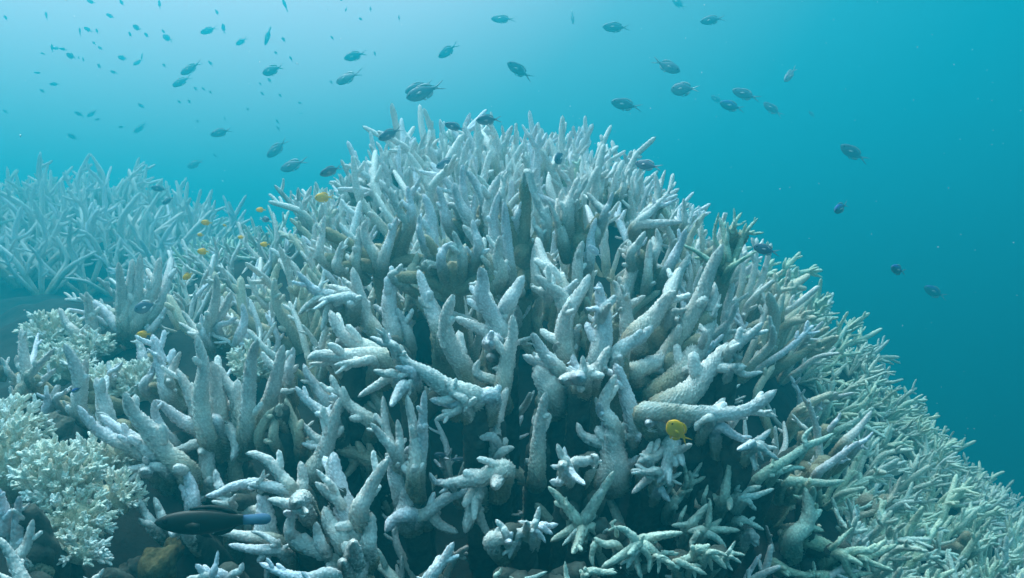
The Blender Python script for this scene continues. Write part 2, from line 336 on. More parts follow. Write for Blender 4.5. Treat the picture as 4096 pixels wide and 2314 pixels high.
stag('three small staghorn prongs in the dim gap at lower left', 1.1, 'B', '470,1160 480,1020 470,930 105', '490,1120 530,980 600,860 115', '560,1010 640,940 715,905 75')
stag('stout upright staghorn with a rounded thumb at the left corner', .7, 'C', '160,1330 165,1040 170,820 182,680 125', '190,1300 260,1120 312,900 125', '175,830 240,790 280,740 55', '170,840 120,820 105,790 60')
stag('pale staghorn arm cut off by the left edge beside the corner thumb', .72, 'C', '60,1010 40,820 -20,600 130', '80,1000 100,900 95,800 80')
stag('curved staghorn horn sweeping up in the bottom left corner', .66, 'C', '270,1560 130,1290 0,1075 135', '120,1500 20,1440 -60,1400 90')
stag('tiny staghorn tip poking up under the cream bush at the bottom', .72, 'C', '890,1500 950,1420 987,1362 75', '900,1500 830,1470 790,1440 50')
stag('little two horned staghorn just left of the dark wrasse', .84, 'C', '1470,960 1370,830 1320,705 100', '1560,930 1510,810 1463,690 112', '1440,960 1360,930 1320,890 110', '1400,1000 1395,980 1385,990 50')
stag('blunt white staghorn knob below the dark wrasse', .8, 'C', '1740,1010 1650,1040 1600,1015 110', '1720,1000 1690,1070 1680,1080 80')
stag('ring shaped staghorn arms right behind the tail of the dark wrasse', .86, 'C', '2120,640 2065,540 2040,425 112', '2620,640 2420,560 2200,590 2050,660 1952,677 115', '2640,850 2320,810 2100,700 2010,650 120 .02', '2200,740 2220,700 2240,660 70 -.02')
stag('two flat finger like staghorn lobes below the tail of the dark wrasse', .8, 'C', '2650,1110 2330,1060 2120,1020 1975,1000 120', '2680,1210 2380,1180 2170,1140 120', '2640,1150 2500,1050 2380,1010 80')
stag('small two pronged staghorn at the bottom edge beside the ochre sponge', .72, 'C', '2020,1440 2050,1310 2066,1195 78', '2120,1430 1950,1400 1855,1325 115', '1990,1440 1880,1450 1770,1455 100', '2200,1440 2280,1380 2300,1310 110')
# bottom centre
stag('staghorn with a drooping bent arm and a blunt leaf shaped lobe', .82, 'F', '350,630 240,490 120,350 -10,285 -90,275 140', '430,660 445,510 420,350 145', '370,640 300,640 250,620 130')
stag('heavy low staghorn arm with one spike reaching left over the dark hollow', .82, 'F', '290,650 110,585 -70,565 145', '30,580 60,500 80,425 75', '110,1060 80,800 60,620 210')
stag('white knobbly staghorn head pointing at the viewer', .76, 'F', '440,770 290,745 118,708 150', '420,740 390,790 490,835 110 -.08', '330,1040 320,940 370,800 135', '450,740 410,730 370,740 190 -.10', '400,860 330,850 270,830 90 -.06')
stag('biggest forked staghorn of the foreground with a right arm like a raised horn', .75, 'F',
     '900,1480 950,1260 900,1010 300', '910,1160 860,860 785,600 742,410 735,268 240', '700,620 690,470 690,312 105', '810,770 690,660 565,548 135', '730,610 645,510 572,425 92',
     '980,830 1060,650 1150,480 1252,328 170', '820,1110 705,950 650,785 205', '1060,1170 1085,1000 1095,840 180', '820,1260 600,1190 400,1100 276,958 190', '640,1180 585,1030 570,928 135', '940,1340 925,1250 920,1118 200 -.08', '880,1430 830,1330 815,1300 130 -.06')
stag('long low staghorn arm along the bottom edge left of centre', .68, 'F', '720,1420 480,1450 240,1405 36,1310 125', '560,1560 480,1450 432,1392 90')
stag('tall staghorn bouquet of five straight spikes on a narrow waist', .85, 'F',
     '1410,880 1430,720 1410,590 190', '1380,640 1320,430 1330,310 1388,158 175', '1310,270 1200,120 1090,-14 112', '1300,260 1235,50 1205,-268 112', '1370,300 1360,100 1340,-46 102', '1490,520 1510,200 1490,0 1429,-279 132', '1540,490 1575,200 1580,-40 1598,-321 122',
     '1460,850 1310,900 1230,1010 165', '1400,900 1330,960 1310,1040 110', '1450,870 1600,850 1800,700 2020,620 2150,560 125', '1650,860 1750,950 1910,1020 125', '1500,900 1570,850 1600,800 130')
stag('knobbly staghorn arm reaching left from under the double trunk', .85, 'F', '2370,430 2170,490 1950,540 1750,565 180', '1810,570 1700,540 1645,455 92', '2090,590 2060,760 1985,1020 185', '2090,790 2180,1000 2310,1110 100', '1850,570 1790,620 1738,645 80', '2350,430 2290,510 2260,590 160 -.07')
stag('single pointed staghorn finger alone at the bottom edge', .7, 'F', '1620,1500 1780,1280 1872,1118 135', '1640,1500 1570,1470 1520,1440 70')
stag('slender staghorn spike with two prongs on its left above the forked foreground coral', .92, 'F', '530,470 640,280 720,30 794,-247 165', '645,195 530,95 413,-35 100', '625,235 520,205 428,173 82', '590,260 560,270 555,285 60')
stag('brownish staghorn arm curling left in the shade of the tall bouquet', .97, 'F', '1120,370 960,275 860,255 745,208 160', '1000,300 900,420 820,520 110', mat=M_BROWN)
stag('many pronged staghorn star at the bottom edge right of centre', .76, 'I', '-80,1090 100,1045 300,975 160', '320,960 345,880 370,768 92', '335,965 260,930 172,905 82', '360,965 440,995 492,1022 100', '380,955 460,950 542,930 100', '160,1075 110,1160 88,1252 92', '330,1000 400,1060 425,1105 72', '60,1030 20,960 -40,890 100', '120,1060 80,1090 90,1100 90 -.05', '250,960 255,930 240,910 70 -.04')
# centre left
stag('big smooth staghorn leaf curving up beside the central dark hollow', 1.0, 'E', '1990,1110 1860,830 1725,600 1700,400 1765,183 190', '1930,900 1930,860 1945,900 100')
stag('broad staghorn blade left of the central hollow', 1.1, 'E', '1660,580 1570,310 1500,100 1453,-40 150', '1580,330 1500,260 1455,200 90', '1640,580 1650,480 1680,430 80')
stag('thick rising staghorn horn with a knuckle on its left', 1.15, 'E', '1240,600 1195,320 1200,150 1265,10 1303,-92 170', '1170,370 1100,310 1055,270 100', '1370,600 1310,430 1260,300 130')
stag('slanting staghorn spike right of the small star coral', 1.15, 'E', '1110,580 980,380 930,200 865,-60 150', '860,130 810,70 772,25 82', '1100,600 1020,520 960,500 90', '880,520 800,400 780,290 120 .05')
stag('small staghorn star with splayed arms on the left flank of the mound', 1.1, 'E', '870,230 700,220 560,240 140', '700,205 560,160 470,90 370,-25 110', '830,190 730,130 638,100 110', '580,150 600,50 606,-40 62', '570,250 500,270 428,290 90', '610,220 470,270 385,355 92', '700,230 640,330 590,500 90')
stag('carrot shaped staghorn horn curving up to the left', .99, 'E', '1130,740 900,620 750,500 663,325 170', '760,600 720,620 700,620 90')
stag('horizontal staghorn hand with stubby fingers stretched left', .95, 'E', '1200,780 1000,725 800,730 560,720 470,750 185', '700,800 600,800 475,795 72', '690,720 600,710 560,700 70', '1050,780 900,790 700,810 110', '580,720 530,690 510,640 60')
stag('front staghorn star of the lower centre with a dozen short prongs', .86, 'E', '1970,1110 1700,1005 1550,900 1400,820 1290,740 200', '1270,690 1175,600 1123,475 110', '1240,660 1130,610 1028,558 110', '1350,800 1315,710 1290,628 110', '1340,790 1260,755 1208,708 92', '1410,880 1310,840 1248,830 120', '1410,920 1320,920 1238,910 100', '1260,910 1150,885 1055,858 122', '1230,930 1070,1000 915,1092 105', '1340,990 1260,1080 1208,1175 122 -.04', '1380,960 1370,1040 1365,1090 82', '1200,570 1195,540 1190,520 60')
stag('three fingered staghorn arm low in the centre pointing left', .86, 'E', '2120,1085 1900,1135 1780,1150 1562,1118 150', '1880,1145 1770,1060 1695,942 122', '1910,1170 1750,1240 1602,1300 112', '1900,1190 1870,1220 1860,1230 80')
stag('upright staghorn spike on a knotted trunk in the lower centre', .9, 'E', '2180,1900 2150,1600 2130,1430 2180,1220 2250,1012 170', '2140,1480 2040,1450 1985,1430 132', '2160,1300 2130,1200 2130,1170 80', '2180,1620 2260,1560 2310,1550 120', '2190,1750 2090,1740 2040,1720 130')
stag('tent of upright staghorn prongs left of the dark gap', .98, 'E', '50,1340 120,1150 170,960 242,632 155', '180,985 290,900 378,805 112', '165,1010 145,980 130,960 80', '230,1060 300,1045 355,1020 82', '290,880 310,770 335,655 112', '140,1100 110,1000 118,960 80')
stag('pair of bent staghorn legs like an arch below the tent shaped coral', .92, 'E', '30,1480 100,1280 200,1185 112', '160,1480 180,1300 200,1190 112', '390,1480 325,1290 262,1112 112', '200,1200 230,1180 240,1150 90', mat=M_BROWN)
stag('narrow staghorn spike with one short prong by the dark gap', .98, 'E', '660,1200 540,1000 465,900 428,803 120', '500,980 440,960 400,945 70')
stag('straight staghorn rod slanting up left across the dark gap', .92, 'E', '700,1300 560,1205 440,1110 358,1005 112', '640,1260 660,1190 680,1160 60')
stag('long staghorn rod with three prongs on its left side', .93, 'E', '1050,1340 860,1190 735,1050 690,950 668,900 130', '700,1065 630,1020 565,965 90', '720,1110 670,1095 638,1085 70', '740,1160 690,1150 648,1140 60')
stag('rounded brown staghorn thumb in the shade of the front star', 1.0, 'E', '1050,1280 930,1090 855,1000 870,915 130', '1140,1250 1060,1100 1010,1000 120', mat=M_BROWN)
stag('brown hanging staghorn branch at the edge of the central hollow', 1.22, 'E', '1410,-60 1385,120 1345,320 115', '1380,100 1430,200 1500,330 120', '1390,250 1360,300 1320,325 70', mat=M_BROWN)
stag('many knobbed staghorn column beside the central hollow', 1.03, 'E', '2230,620 2110,350 2025,200 2030,20 2008,-60 180', '1990,110 1950,90 1905,80 90', '1990,230 1930,210 1885,195 92', '2050,330 2000,300 1955,285 80', '2140,560 1980,475 1785,385 140', '2240,300 2330,130 2395,10 165', '2100,260 2070,150 2075,40 90', '2230,400 2260,330 2330,300 100')
stag('round cauliflower like staghorn tip pointing straight out of the shade', 1.0, 'E', '2130,600 2090,610 2080,615 165 -.07', '2150,740 2110,740 2100,735 120 -.05', nubs=(4, 6))
stag('upright staghorn horn with a curved arm on its left in the very centre', .95, 'E', '2200,1090 2250,760 2300,550 2296,365 160', '2170,970 2020,910 1970,850 2000,760 120', '2270,720 2190,830 2120,840 110', '2280,600 2235,580 2235,570 80', '2310,600 2350,620 2360,600 70')
# centre right
stag('smooth pair of staghorn arms forking left and right high in the centre', 1.07, 'H', '590,320 540,190 430,100 318,10 140', '560,200 640,120 705,78 112', '420,170 340,140 282,105 100', '560,150 470,0 390,-120 330,-330 140 .05')
stag('tall staghorn horn with a bent tip right of the fork', 1.0, 'H', '590,830 575,470 640,280 740,130 797,2 165', '590,740 560,560 580,400 620,250 150 -.03', '690,500 720,460 730,450 90', '560,720 520,650 530,610 120 -.04')
stag('knobbed staghorn column with a thumb and several side prongs', .98, 'H', '860,800 920,560 930,350 895,200 888,72 165', '900,160 860,130 836,112 62', '880,330 810,310 765,300 82', '880,420 820,400 793,355 82', '920,330 1000,230 1032,185 115', '900,400 940,330 990,260 100 -.04', '930,420 985,400 990,350 60')
stag('blunt upright staghorn post behind the knobbed column', 1.12, 'H', '1140,620 1125,300 1120,85 135', '1080,260 1050,120 1015,55 95', '1160,300 1250,220 1300,190 90')
stag('leaning staghorn club with a square thumb on its right', 1.05, 'H', '1200,570 1380,370 1490,220 1568,158 180', '1540,350 1610,330 1665,305 95', '1500,300 1520,140 1570,20 1610,-60 130 .04', '1560,420 1600,420 1640,380 90')
stag('very long staghorn arm sweeping up right in a smooth arc', 1.05, 'H', '1190,950 1400,850 1560,640 1700,400 1810,170 1880,-30 1995,-270 170', '1640,520 1600,450 1600,440 90')
stag('second long staghorn arm running parallel below the sweeping arc', 1.01, 'H', '1390,1060 1600,890 1750,690 1850,480 1900,250 1917,72 175', '1920,330 1950,260 1977,172 52', '1200,880 1400,780 1560,660 170 .05', '1830,560 1800,480 1790,440 90')
stag('thick staghorn arm with a paw of two prongs reaching right', .95, 'H', '1440,1190 1700,1050 1850,860 1950,740 2035,615 215', '2050,690 2150,600 2250,530 2352,432 112', '2180,590 2250,560 2300,570 70', '2070,700 2120,740 2170,740 90')
stag('short staghorn horn curving up in front of the sweeping arcs', .98, 'H', '1050,720 1150,620 1270,560 1362,460 145', '1150,640 1140,600 1150,570 80', '1050,760 1060,700 1080,660 140')
stag('bright white crown of stubby staghorn prongs facing the viewer', .89, 'H', '720,920 670,800 652,712 92', '730,920 745,820 740,728 102', '690,910 640,880 590,830 90', '700,940 620,930 540,940 130 -.08', '760,920 880,830 985,640 150', '720,940 690,920 690,910 120 -.09', '880,850 920,850 940,840 130 -.03', '660,780 630,790 600,795 60')
stag('fan of two fused staghorn fingers left of the bright crown', .94, 'H', '550,900 400,710 330,600 288,528 140', '530,920 350,800 208,722 140', '360,740 320,730 300,690 80', '470,1060 400,950 330,830 260', '560,1000 470,950 420,900 220')
stag('double staghorn trunk with a sharp spike in the lower centre', .9, 'H', '1040,1400 930,1220 950,1080 1035,898 140', '1200,1420 1110,1010 1030,802 170', '950,1240 890,1180 855,1100 90', '960,1300 900,1230 880,1150 110 -.03', '1020,1800 1010,1550 1000,1350 270', '1050,1500 1170,1390 1230,1260 110', '1000,1560 760,1450 690,1330 130', '1060,1700 1180,1680 1240,1620 110', '1080,1760 1130,1700 1180,1690 120')
stag('rough staghorn post in front of the deepest shade', .9, 'H', '330,1800 345,1500 370,1260 412,1055 140', '340,1380 320,1320 310,1260 110', '330,1700 260,1680 230,1650 110', '380,1220 410,1190 425,1160 70')
stag('bright staghorn branch above the large yellow fish with a long arm to the right', .85, 'H', '1290,1240 1600,1240 1900,1250 2150,1230 2350,1130 2470,1035 165', '1860,1280 1950,1180 2012,1105 112', '1890,1290 1780,1330 1750,1395 112', '1900,1300 1930,1350 1955,1392 82', '2100,1320 2100,1270 2115,1205 82', '2150,1240 2350,1240 2480,1270 90', '1400,1240 1390,1190 1400,1160 140', '1700,1250 1690,1220 1740,1210 130')
stag('small round staghorn bobble hanging left of the large yellow fish', .86, 'H', '1400,1290 1340,1320 1320,1330 118 -.04', nubs=(4, 6))
stag('upturned pale staghorn tusk between the white arms and the green slope', .95, 'H', '2070,850 2200,895 2352,870 82', '2070,840 2120,820 2150,790 90')
# bottom right of centre
stag('lone four armed staghorn star hanging in the dark at bottom centre', .8, 'I', '630,400 575,290 537,182 112', '640,370 610,290 602,205 82', '680,380 800,340 905,320 140', '620,430 700,490 795,560 92 -.05', '620,420 540,400 478,385 100', '620,470 550,540 470,530 132', '660,430 640,360 640,330 110', '900,330 870,290 850,285 90', '600,400 580,390 575,380 100 -.06')
stag('drooping staghorn star below the tail of the large yellow fish', .86, 'I', '1350,350 1450,300 1640,150 130', '1590,285 1700,230 1795,185 100 -.03', '1490,450 1360,445 1228,428 102', '1450,470 1340,550 1238,642 102', '1490,540 1600,500 1702,445 82', '1490,600 1530,650 1588,715 102', '1620,170 1560,400 1480,540 165', '1400,340 1340,330 1300,345 110', '1610,560 1560,570 1550,580 60')
stag('white staghorn star with drooping prongs right of the large yellow fish', .84, 'I', '2030,20 2200,100 2350,180 112', '2380,175 2470,110 2535,42 92', '2300,215 2400,190 2475,158 92', '2360,185 2290,210 2228,235 82 -.05', '2330,220 2370,330 2392,430 82', '2380,220 2430,280 2470,335 62', '2390,200 2500,260 2610,325 92', '2410,190 2500,210 2600,220 82')
stag('thin pointed teal staghorn star with two long raised arms', .8, 'I', '760,940 850,800 960,620 1072,435 118', '930,680 960,600 990,560 72', '740,930 640,790 540,670 453,582 112', '640,790 620,730 622,675 72', '700,860 690,810 690,765 52', '730,970 620,1010 478,1092 112', '730,1000 650,1070 585,1132 72', '770,1000 735,1100 680,1205 112 -.05', '790,980 950,960 1095,990 112', '1000,970 1030,940 1050,900 62', '800,1020 850,1070 890,1080 72', '1000,990 1020,1030 1030,1075 50', mat=M_TEAL)
stag('thin teal staghorn star spread flat at the bottom with long right arm', .75, 'I', '1280,1110 1450,1050 1710,1010 112', '1290,1130 1150,1220 952,1338 112', '1300,1150 1400,1250 1395,1385 92', '1330,1130 1500,1240 1668,1345 112', '1300,1120 1400,1120 1475,1088 92', '1270,1110 1190,1000 1090,955 112', '1280,1180 1225,1260 1188,1345 92', '1460,1230 1490,1320 1480,1395 62', '1100,1140 980,1120 880,1060 110', '900,1120 860,1230 870,1320 90', '1500,1210 1620,1210 1680,1205 70', '1250,1200 1290,1330 1330,1440 90', '1090,990 1060,960 1050,910 60', mat=M_TEAL)
stag('thin teal staghorn star with arms like a snowflake under the dark notch', .85, 'I', '1760,970 1850,860 1948,742 100', '1820,950 1710,940 1610,945 92', '1950,1000 2100,985 2245,988 92', '1900,1030 2020,1060 2118,1155 100', '1960,970 2030,920 2072,882 82', '1690,890 1720,810 1748,755 62', '1900,1000 1850,990 1760,1000 110', '1930,980 1960,850 1970,700 80', '1860,1010 1810,1080 1780,1150 100', '1780,900 1850,880 1900,870 60', mat=M_TEAL)
stag('low teal staghorn with downward fingers near the bottom edge', .76, 'I', '1690,1300 1850,1230 1950,1250 1988,1365 92', '1850,1170 2000,1230 2122,1348 102', '1650,1290 1800,1340 1935,1402 92', '2130,1220 2220,1210 2295,1222 62', '2130,1250 2200,1260 2262,1295 60', '2100,1270 2140,1320 2180,1368 62', '2120,1220 2170,1150 2205,1090 55', '1780,1330 1820,1390 1830,1440 70', '1950,1210 2050,1200 2130,1230 80', mat=M_TEAL)
stag('three pronged teal staghorn fork under the drooping star', .9, 'I', '1600,760 1680,670 1750,560 112', '1740,560 1740,450 1718,345 62', '1770,530 1830,450 1892,352 72', '1790,560 1860,520 1922,485 72', '1690,650 1760,620 1805,600 60', '1640,700 1600,600 1560,580 70', mat=M_TEAL)
stag('teal staghorn with one tall spike and arms pointing right', .88, 'I', '2100,690 2130,500 2167,338 102', '2180,690 2300,625 2445,575 102', '2250,700 2400,665 2565,600 82', '1910,690 1930,630 1947,562 62', '2070,700 2000,700 1930,700 70', '2140,710 2150,750 2150,795 80 -.04', '2300,720 2360,760 2400,800 82', '1960,730 1960,830 1972,930 62', '2240,890 2360,930 2470,985 82', '2220,600 2230,560 2225,520 60', '2290,480 2240,460 2220,425 55', mat=M_TEAL)
stag('single round white staghorn knob in the dark at lower right', .9, 'I', '2340,1010 2390,1080 2420,1130 115', '2340,1050 2370,1100 2400,1140 80', nubs=(3, 5))
stag('thin staghorn rods rising from the bottom edge in the middle', .72, 'I', '630,1560 620,1400 608,1282 78', '820,1385 960,1380 1095,1388 90', '-40,1440 0,1380 10,1340 70', '200,1480 320,1430 440,1375 70', '130,1500 110,1440 90,1425 80', mat=M_TEAL)
# right
stag('long cream green staghorn arm along the bottom right ending in a hand of prongs', .96, 'K', '300,1140 500,1180 680,1260 800,1300 950,1265 1118,1198 105', '790,1250 930,1240 1038,1158 72', '690,1270 750,1390 820,1490 90', '780,1290 950,1350 1092,1395 62', '800,1310 815,1350 825,1392 46', '850,1310 890,1360 908,1405 50', '640,1210 720,1130 785,1068 46', '480,1440 700,1430 930,1415 76', '490,1440 490,1390 482,1325 46',
     '330,1150 430,1040 445,900 420,770 130', '450,1080 510,1080 560,1095 72', '470,980 500,930 515,885 60', '420,870 370,840 325,820 50', '440,890 470,830 480,760 90 -.04', '180,1340 320,1410 490,1440 80', mat=M_GREEN)
stag('cream green staghorn rod lying level above the long bottom arm', 1.0, 'K', '260,730 460,725 600,730 718,712 76', '450,730 455,700 465,685 60', '370,740 360,760 345,800 80', '350,740 380,720 410,730 60', mat=M_GREEN)
stag('cream green staghorn fork leaning right with one stubby upright prong', .95, 'K', '60,700 300,540 430,450 550,400 635,352 76', '410,480 415,380 478,300 58', '200,660 300,620 418,612 62', '150,640 170,580 180,535 45', mat=M_GREEN)
stag('lilac white staghorn twig with small buds on the right slope', 1.1, 'K', '520,650 640,560 720,500 825,412 66', '690,520 720,470 742,440 40', '700,540 740,550 768,552 40', '640,560 690,570 740,550 50', '560,610 600,590 640,580 60')
stag('plain lilac white staghorn spike slanting right on the slope', 1.2, 'K', '700,440 830,310 927,182 70', '820,440 890,395 938,340 48', '840,460 880,470 905,462 36')
stag('upright lilac white staghorn stem rising from the shaded notch on the right', 1.15, 'K', '530,720 520,400 470,190 398,62 58', '430,345 380,280 318,202 46', '480,640 480,580 485,520 45', '620,300 670,240 690,190 50')
stag('thin pale staghorn twig forked like an antler at lower right', 1.45, 'K', '1580,1360 1700,1180 1835,1002 52', '1690,1200 1700,1110 1712,1005 36', '1740,1250 1800,1210 1865,1185 36', '1690,1120 1670,1080 1655,1050 20', mat=M_GREEN)
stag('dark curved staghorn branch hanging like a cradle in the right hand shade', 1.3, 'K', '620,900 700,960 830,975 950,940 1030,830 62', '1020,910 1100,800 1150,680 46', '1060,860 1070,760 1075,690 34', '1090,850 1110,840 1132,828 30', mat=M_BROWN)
stag('level pale staghorn spike crossing the shade at lower right', 1.3, 'K', '1080,1180 1280,1110 1480,1072 56', '1100,1200 1200,1060 1290,1000 50', mat=M_TEAL)
# crest
stag('tallest staghorn spires at the very top of the central mound', 1.98, 'D', '1760,420 1740,250 1780,112 78', '1820,400 1830,280 1795,180 60', '1580,480 1560,320 1530,165 80', '1700,400 1680,330 1640,270 60', '1840,460 1870,340 1960,240 70', '1990,420 2000,320 1975,230 70', '2060,400 2080,300 2132,215 60', '1720,560 1740,400 1780,260 75', '2180,500 2170,400 2155,320 60')
stag('staghorn with bent twin tips on the left shoulder of the crest', 1.92, 'D', '1230,560 1250,420 1258,298 72', '1270,420 1290,350 1312,305 48', '1250,480 1235,400 1220,350 44', '1330,560 1360,420 1410,270 60', '1420,500 1440,380 1470,300 60', '1520,480 1440,420 1380,360 75', '1160,600 1170,480 1205,395 70', '1090,640 1100,520 1102,435 65')
stag('ragged staghorn spray below the first dark fish on the crest', 1.92, 'D', '1020,560 990,450 945,375 60', '1060,540 1040,420 1000,350 60', '1040,580 1080,470 1150,410 55', '1090,560 1080,420 1100,350 55', '1000,640 970,560 960,515 60')
stag('staghorn with outstretched prongs low on the left shoulder', 1.8, 'D', '1010,830 940,620 865,570 70', '950,640 965,580 980,520 60', '985,800 880,740 800,715 80', '900,700 850,680 815,645 60', '960,680 900,600 870,580 50', '760,850 730,740 700,620 80', '750,760 770,690 785,620 55', '720,740 660,700 620,680 55')
stag('slim staghorn twigs sticking up beside the yellow fish on the left slope', 1.85, 'D', '370,1060 390,900 460,720 75', '380,1000 360,850 350,730 65', '350,860 330,820 300,785 45', '540,1000 560,880 590,730 60', '600,980 660,880 730,800 60', '450,1040 470,980 495,940 50')
stag('staghorn with a forked silhouette twig right of the summit', 1.75, 'G', '360,420 420,220 470,65 74', '425,230 470,170 517,115 58', '400,280 385,220 440,130 40', '240,420 225,300 215,220 70', '225,250 228,150 227,65 46', '130,330 140,220 140,120 50', '290,330 290,230 295,140 40', '20,330 50,170 112,8 80')
stag('greenish staghorn twig with a club top right of the summit', 1.65, 'G', '600,640 650,500 720,300 66', '650,440 630,390 622,355 50', '690,380 660,340 640,330 55', '590,500 590,400 600,315 60', '500,500 470,420 440,400 45', mat=M_GREEN)
stag('row of short staghorn prongs along the right hand skyline', 1.62, 'G', '720,560 800,440 848,345 95', '800,640 870,520 912,380 62', '900,640 920,540 930,460 60', '950,500 1000,440 1038,395 60', '990,640 1020,530 1050,405 60', '1100,600 1105,500 1098,402 60', '1130,560 1140,500 1148,450 40', '1210,640 1215,500 1240,400 70', '1215,540 1260,470 1295,420 50', '1170,900 1180,650 1185,460 100')
stag('forked staghorn steeple at the right shoulder of the mound', 1.45, 'G', '1370,800 1410,620 1390,430 85', '1425,600 1450,500 1480,405 62', '1380,700 1360,640 1345,600 50', '1640,900 1650,780 1645,660 70')
stag('bundle of staghorn fingers pointing up right at the right shoulder', 1.3, 'G', '1280,830 1450,690 1602,572 110', '1400,720 1470,720 1600,660 70', '1440,700 1500,620 1535,555 60', '1230,890 1350,780 1440,680 100', '1210,910 1400,885 1630,870 110')
stag('bright cream green staghorn candelabra on the right edge of the mound', 1.3, 'G', '2040,1250 2010,1000 1965,830 90', '2030,1050 2035,950 2040,870 56', '2060,1000 2100,880 2165,785 60', '2090,920 2100,830 2095,745 46', '2080,1250 2150,1070 2205,880 80', '2210,960 2250,900 2308,838 50', '2200,990 2280,975 2360,965 56', '2100,930 2160,890 2205,858 36', '2050,1290 2150,1220 2300,1130 60', '1900,1260 1780,1150 1640,1080 70', '1990,1180 1920,1000 1960,785 50', mat=M_GREEN)
stag('white staghorn trunk pair standing mid slope under the skyline prongs', 1.25, 'G', '1370,1200 1420,1050 1400,930 110', '1500,1300 1600,1100 1665,935 120', '1130,1480 1190,1250 1115,1085 150', '1170,1170 1250,1050 1300,955 112', '1240,1120 1290,1060 1318,1005 52', '1550,1480 1620,1300 1705,1160 112', '1680,1260 1700,1250 1705,1245 40', '1320,1400 1330,1200 1345,1030 110')
stag('staghorn trio of smooth blades in the upper middle of the mound', 1.22, 'G', '560,1040 525,800 562,575 125', '505,860 470,760 435,685 72', '800,1240 815,1020 860,835 112', '860,1000 820,860 770,720 110 .05', '690,1440 700,1200 742,1045 135', '600,820 650,640 705,470 150', '680,660 740,560 790,470 90', '930,820 850,700 780,610 110', '935,800 980,700 1010,600 90')
stag('staghorn pair of tall smooth blades left in the upper middle', 1.2, 'G', '330,1480 305,1230 325,1040 105', '420,900 350,720 312,610 120', '360,1000 310,900 300,820 90', '100,1400 60,1000 40,690 130', '140,860 200,720 260,600 90', '20,1400 -60,900 -10,600 140', '240,440 300,600 360,700 110', '20,700 30,520 70,410 90', '180,1480 190,1400 215,1350 110')
stag('staghorn with a level prong on its left at the upper left of the mound', 1.28, 'D', '1790,1050 1690,850 1640,690 130', '1660,900 1580,870 1520,840 75', '1590,1020 1550,850 1510,720 110', '1800,1000 1810,880 1820,780 80', '1900,860 1830,700 1750,590 110', '1730,880 1720,700 1720,540 110', '1970,1100 1940,900 2000,700 2090,590 150', '2140,950 2200,880 2240,830 90')
stag('tall tapering staghorn horns on the left face of the mound', 1.22, 'D', '1450,1330 1460,1060 1440,900 1390,785 140', '1260,1060 1200,940 1115,745 105', '1010,1320 930,1200 900,1080 920,1000 120', '1060,1340 1120,1150 1170,980 120', '820,1400 850,1220 860,1050 110', '680,1400 690,1300 720,1180 110', '540,1320 550,1120 570,960 90', '530,1080 500,1020 490,1000 50', '1290,1000 1280,850 1260,720 110', '1290,800 1330,720 1365,640 80')
stag('staghorn blades right of the tall horns on the left face', 1.15, 'D', '1960,1420 1880,1260 1790,1130 1720,1045 130', '1850,1240 1820,1100 1800,1000 110', '2040,1500 2010,1300 2030,1130 130', '1720,1340 1680,1200 1640,1095 110', '1410,1370 1560,1400 1700,1450 80', '1540,1340 1570,1240 1640,1190 110', '1130,1480 1180,1420 1220,1370 90', '1370,1130 1360,1030 1360,960 90')
# ------------------------------------------------------------------ cream bushy corals: sprigs of little spikes on a dark base
def sprig_mesh(i):
    rng = np.random.default_rng(500 + i); out = []
    out.append(tube([(0, 0, -.35), (.0, .0, .4), (rng.uniform(-.06, .06), rng.uniform(-.06, .06), 1.0)], .16, rng, 8, .05, .45, 0, 1)[:3])
    for k in range(10):
        u = rng.uniform(.1, .8); a = k * 2.4 + rng.uniform(-.3, .3); c = rng.uniform(.5, .95)
        d = np.array((math.cos(a) * c, math.sin(a) * c, rng.uniform(.5, .95))); d /= np.linalg.norm(d)
        p = np.array((0, 0, u)); ln = rng.uniform(.35, .6)
        out.append(tube([p, p + d * ln * .5, p + d * ln + np.array((0, 0, .1))], .135, rng, 7, .04, .5, u * .6, 1.)[:3])
    V, F, T = join(out); return mesh_np('sprig', V, F, np.clip(T, 0, 1.1), M_BUSH)
SPRIGS = [sprig_mesh(i) for i in range(6)]
def frame(z, spin):
    z = np.asarray(z, float); z /= np.linalg.norm(z)
    x = np.cross((0, 1., 0) if abs(z[1]) < .9 else (1., 0, 0), z); x /= np.linalg.norm(x); y = np.cross(z, x)
    c, s = math.cos(spin), math.sin(spin)
    X = x * c + y * s; Y = -x * s + y * c
    return Matrix(((X[0], Y[0], z[0], 0), (X[1], Y[1], z[1], 0), (X[2], Y[2], z[2], 0), (0, 0, 0, 1)))
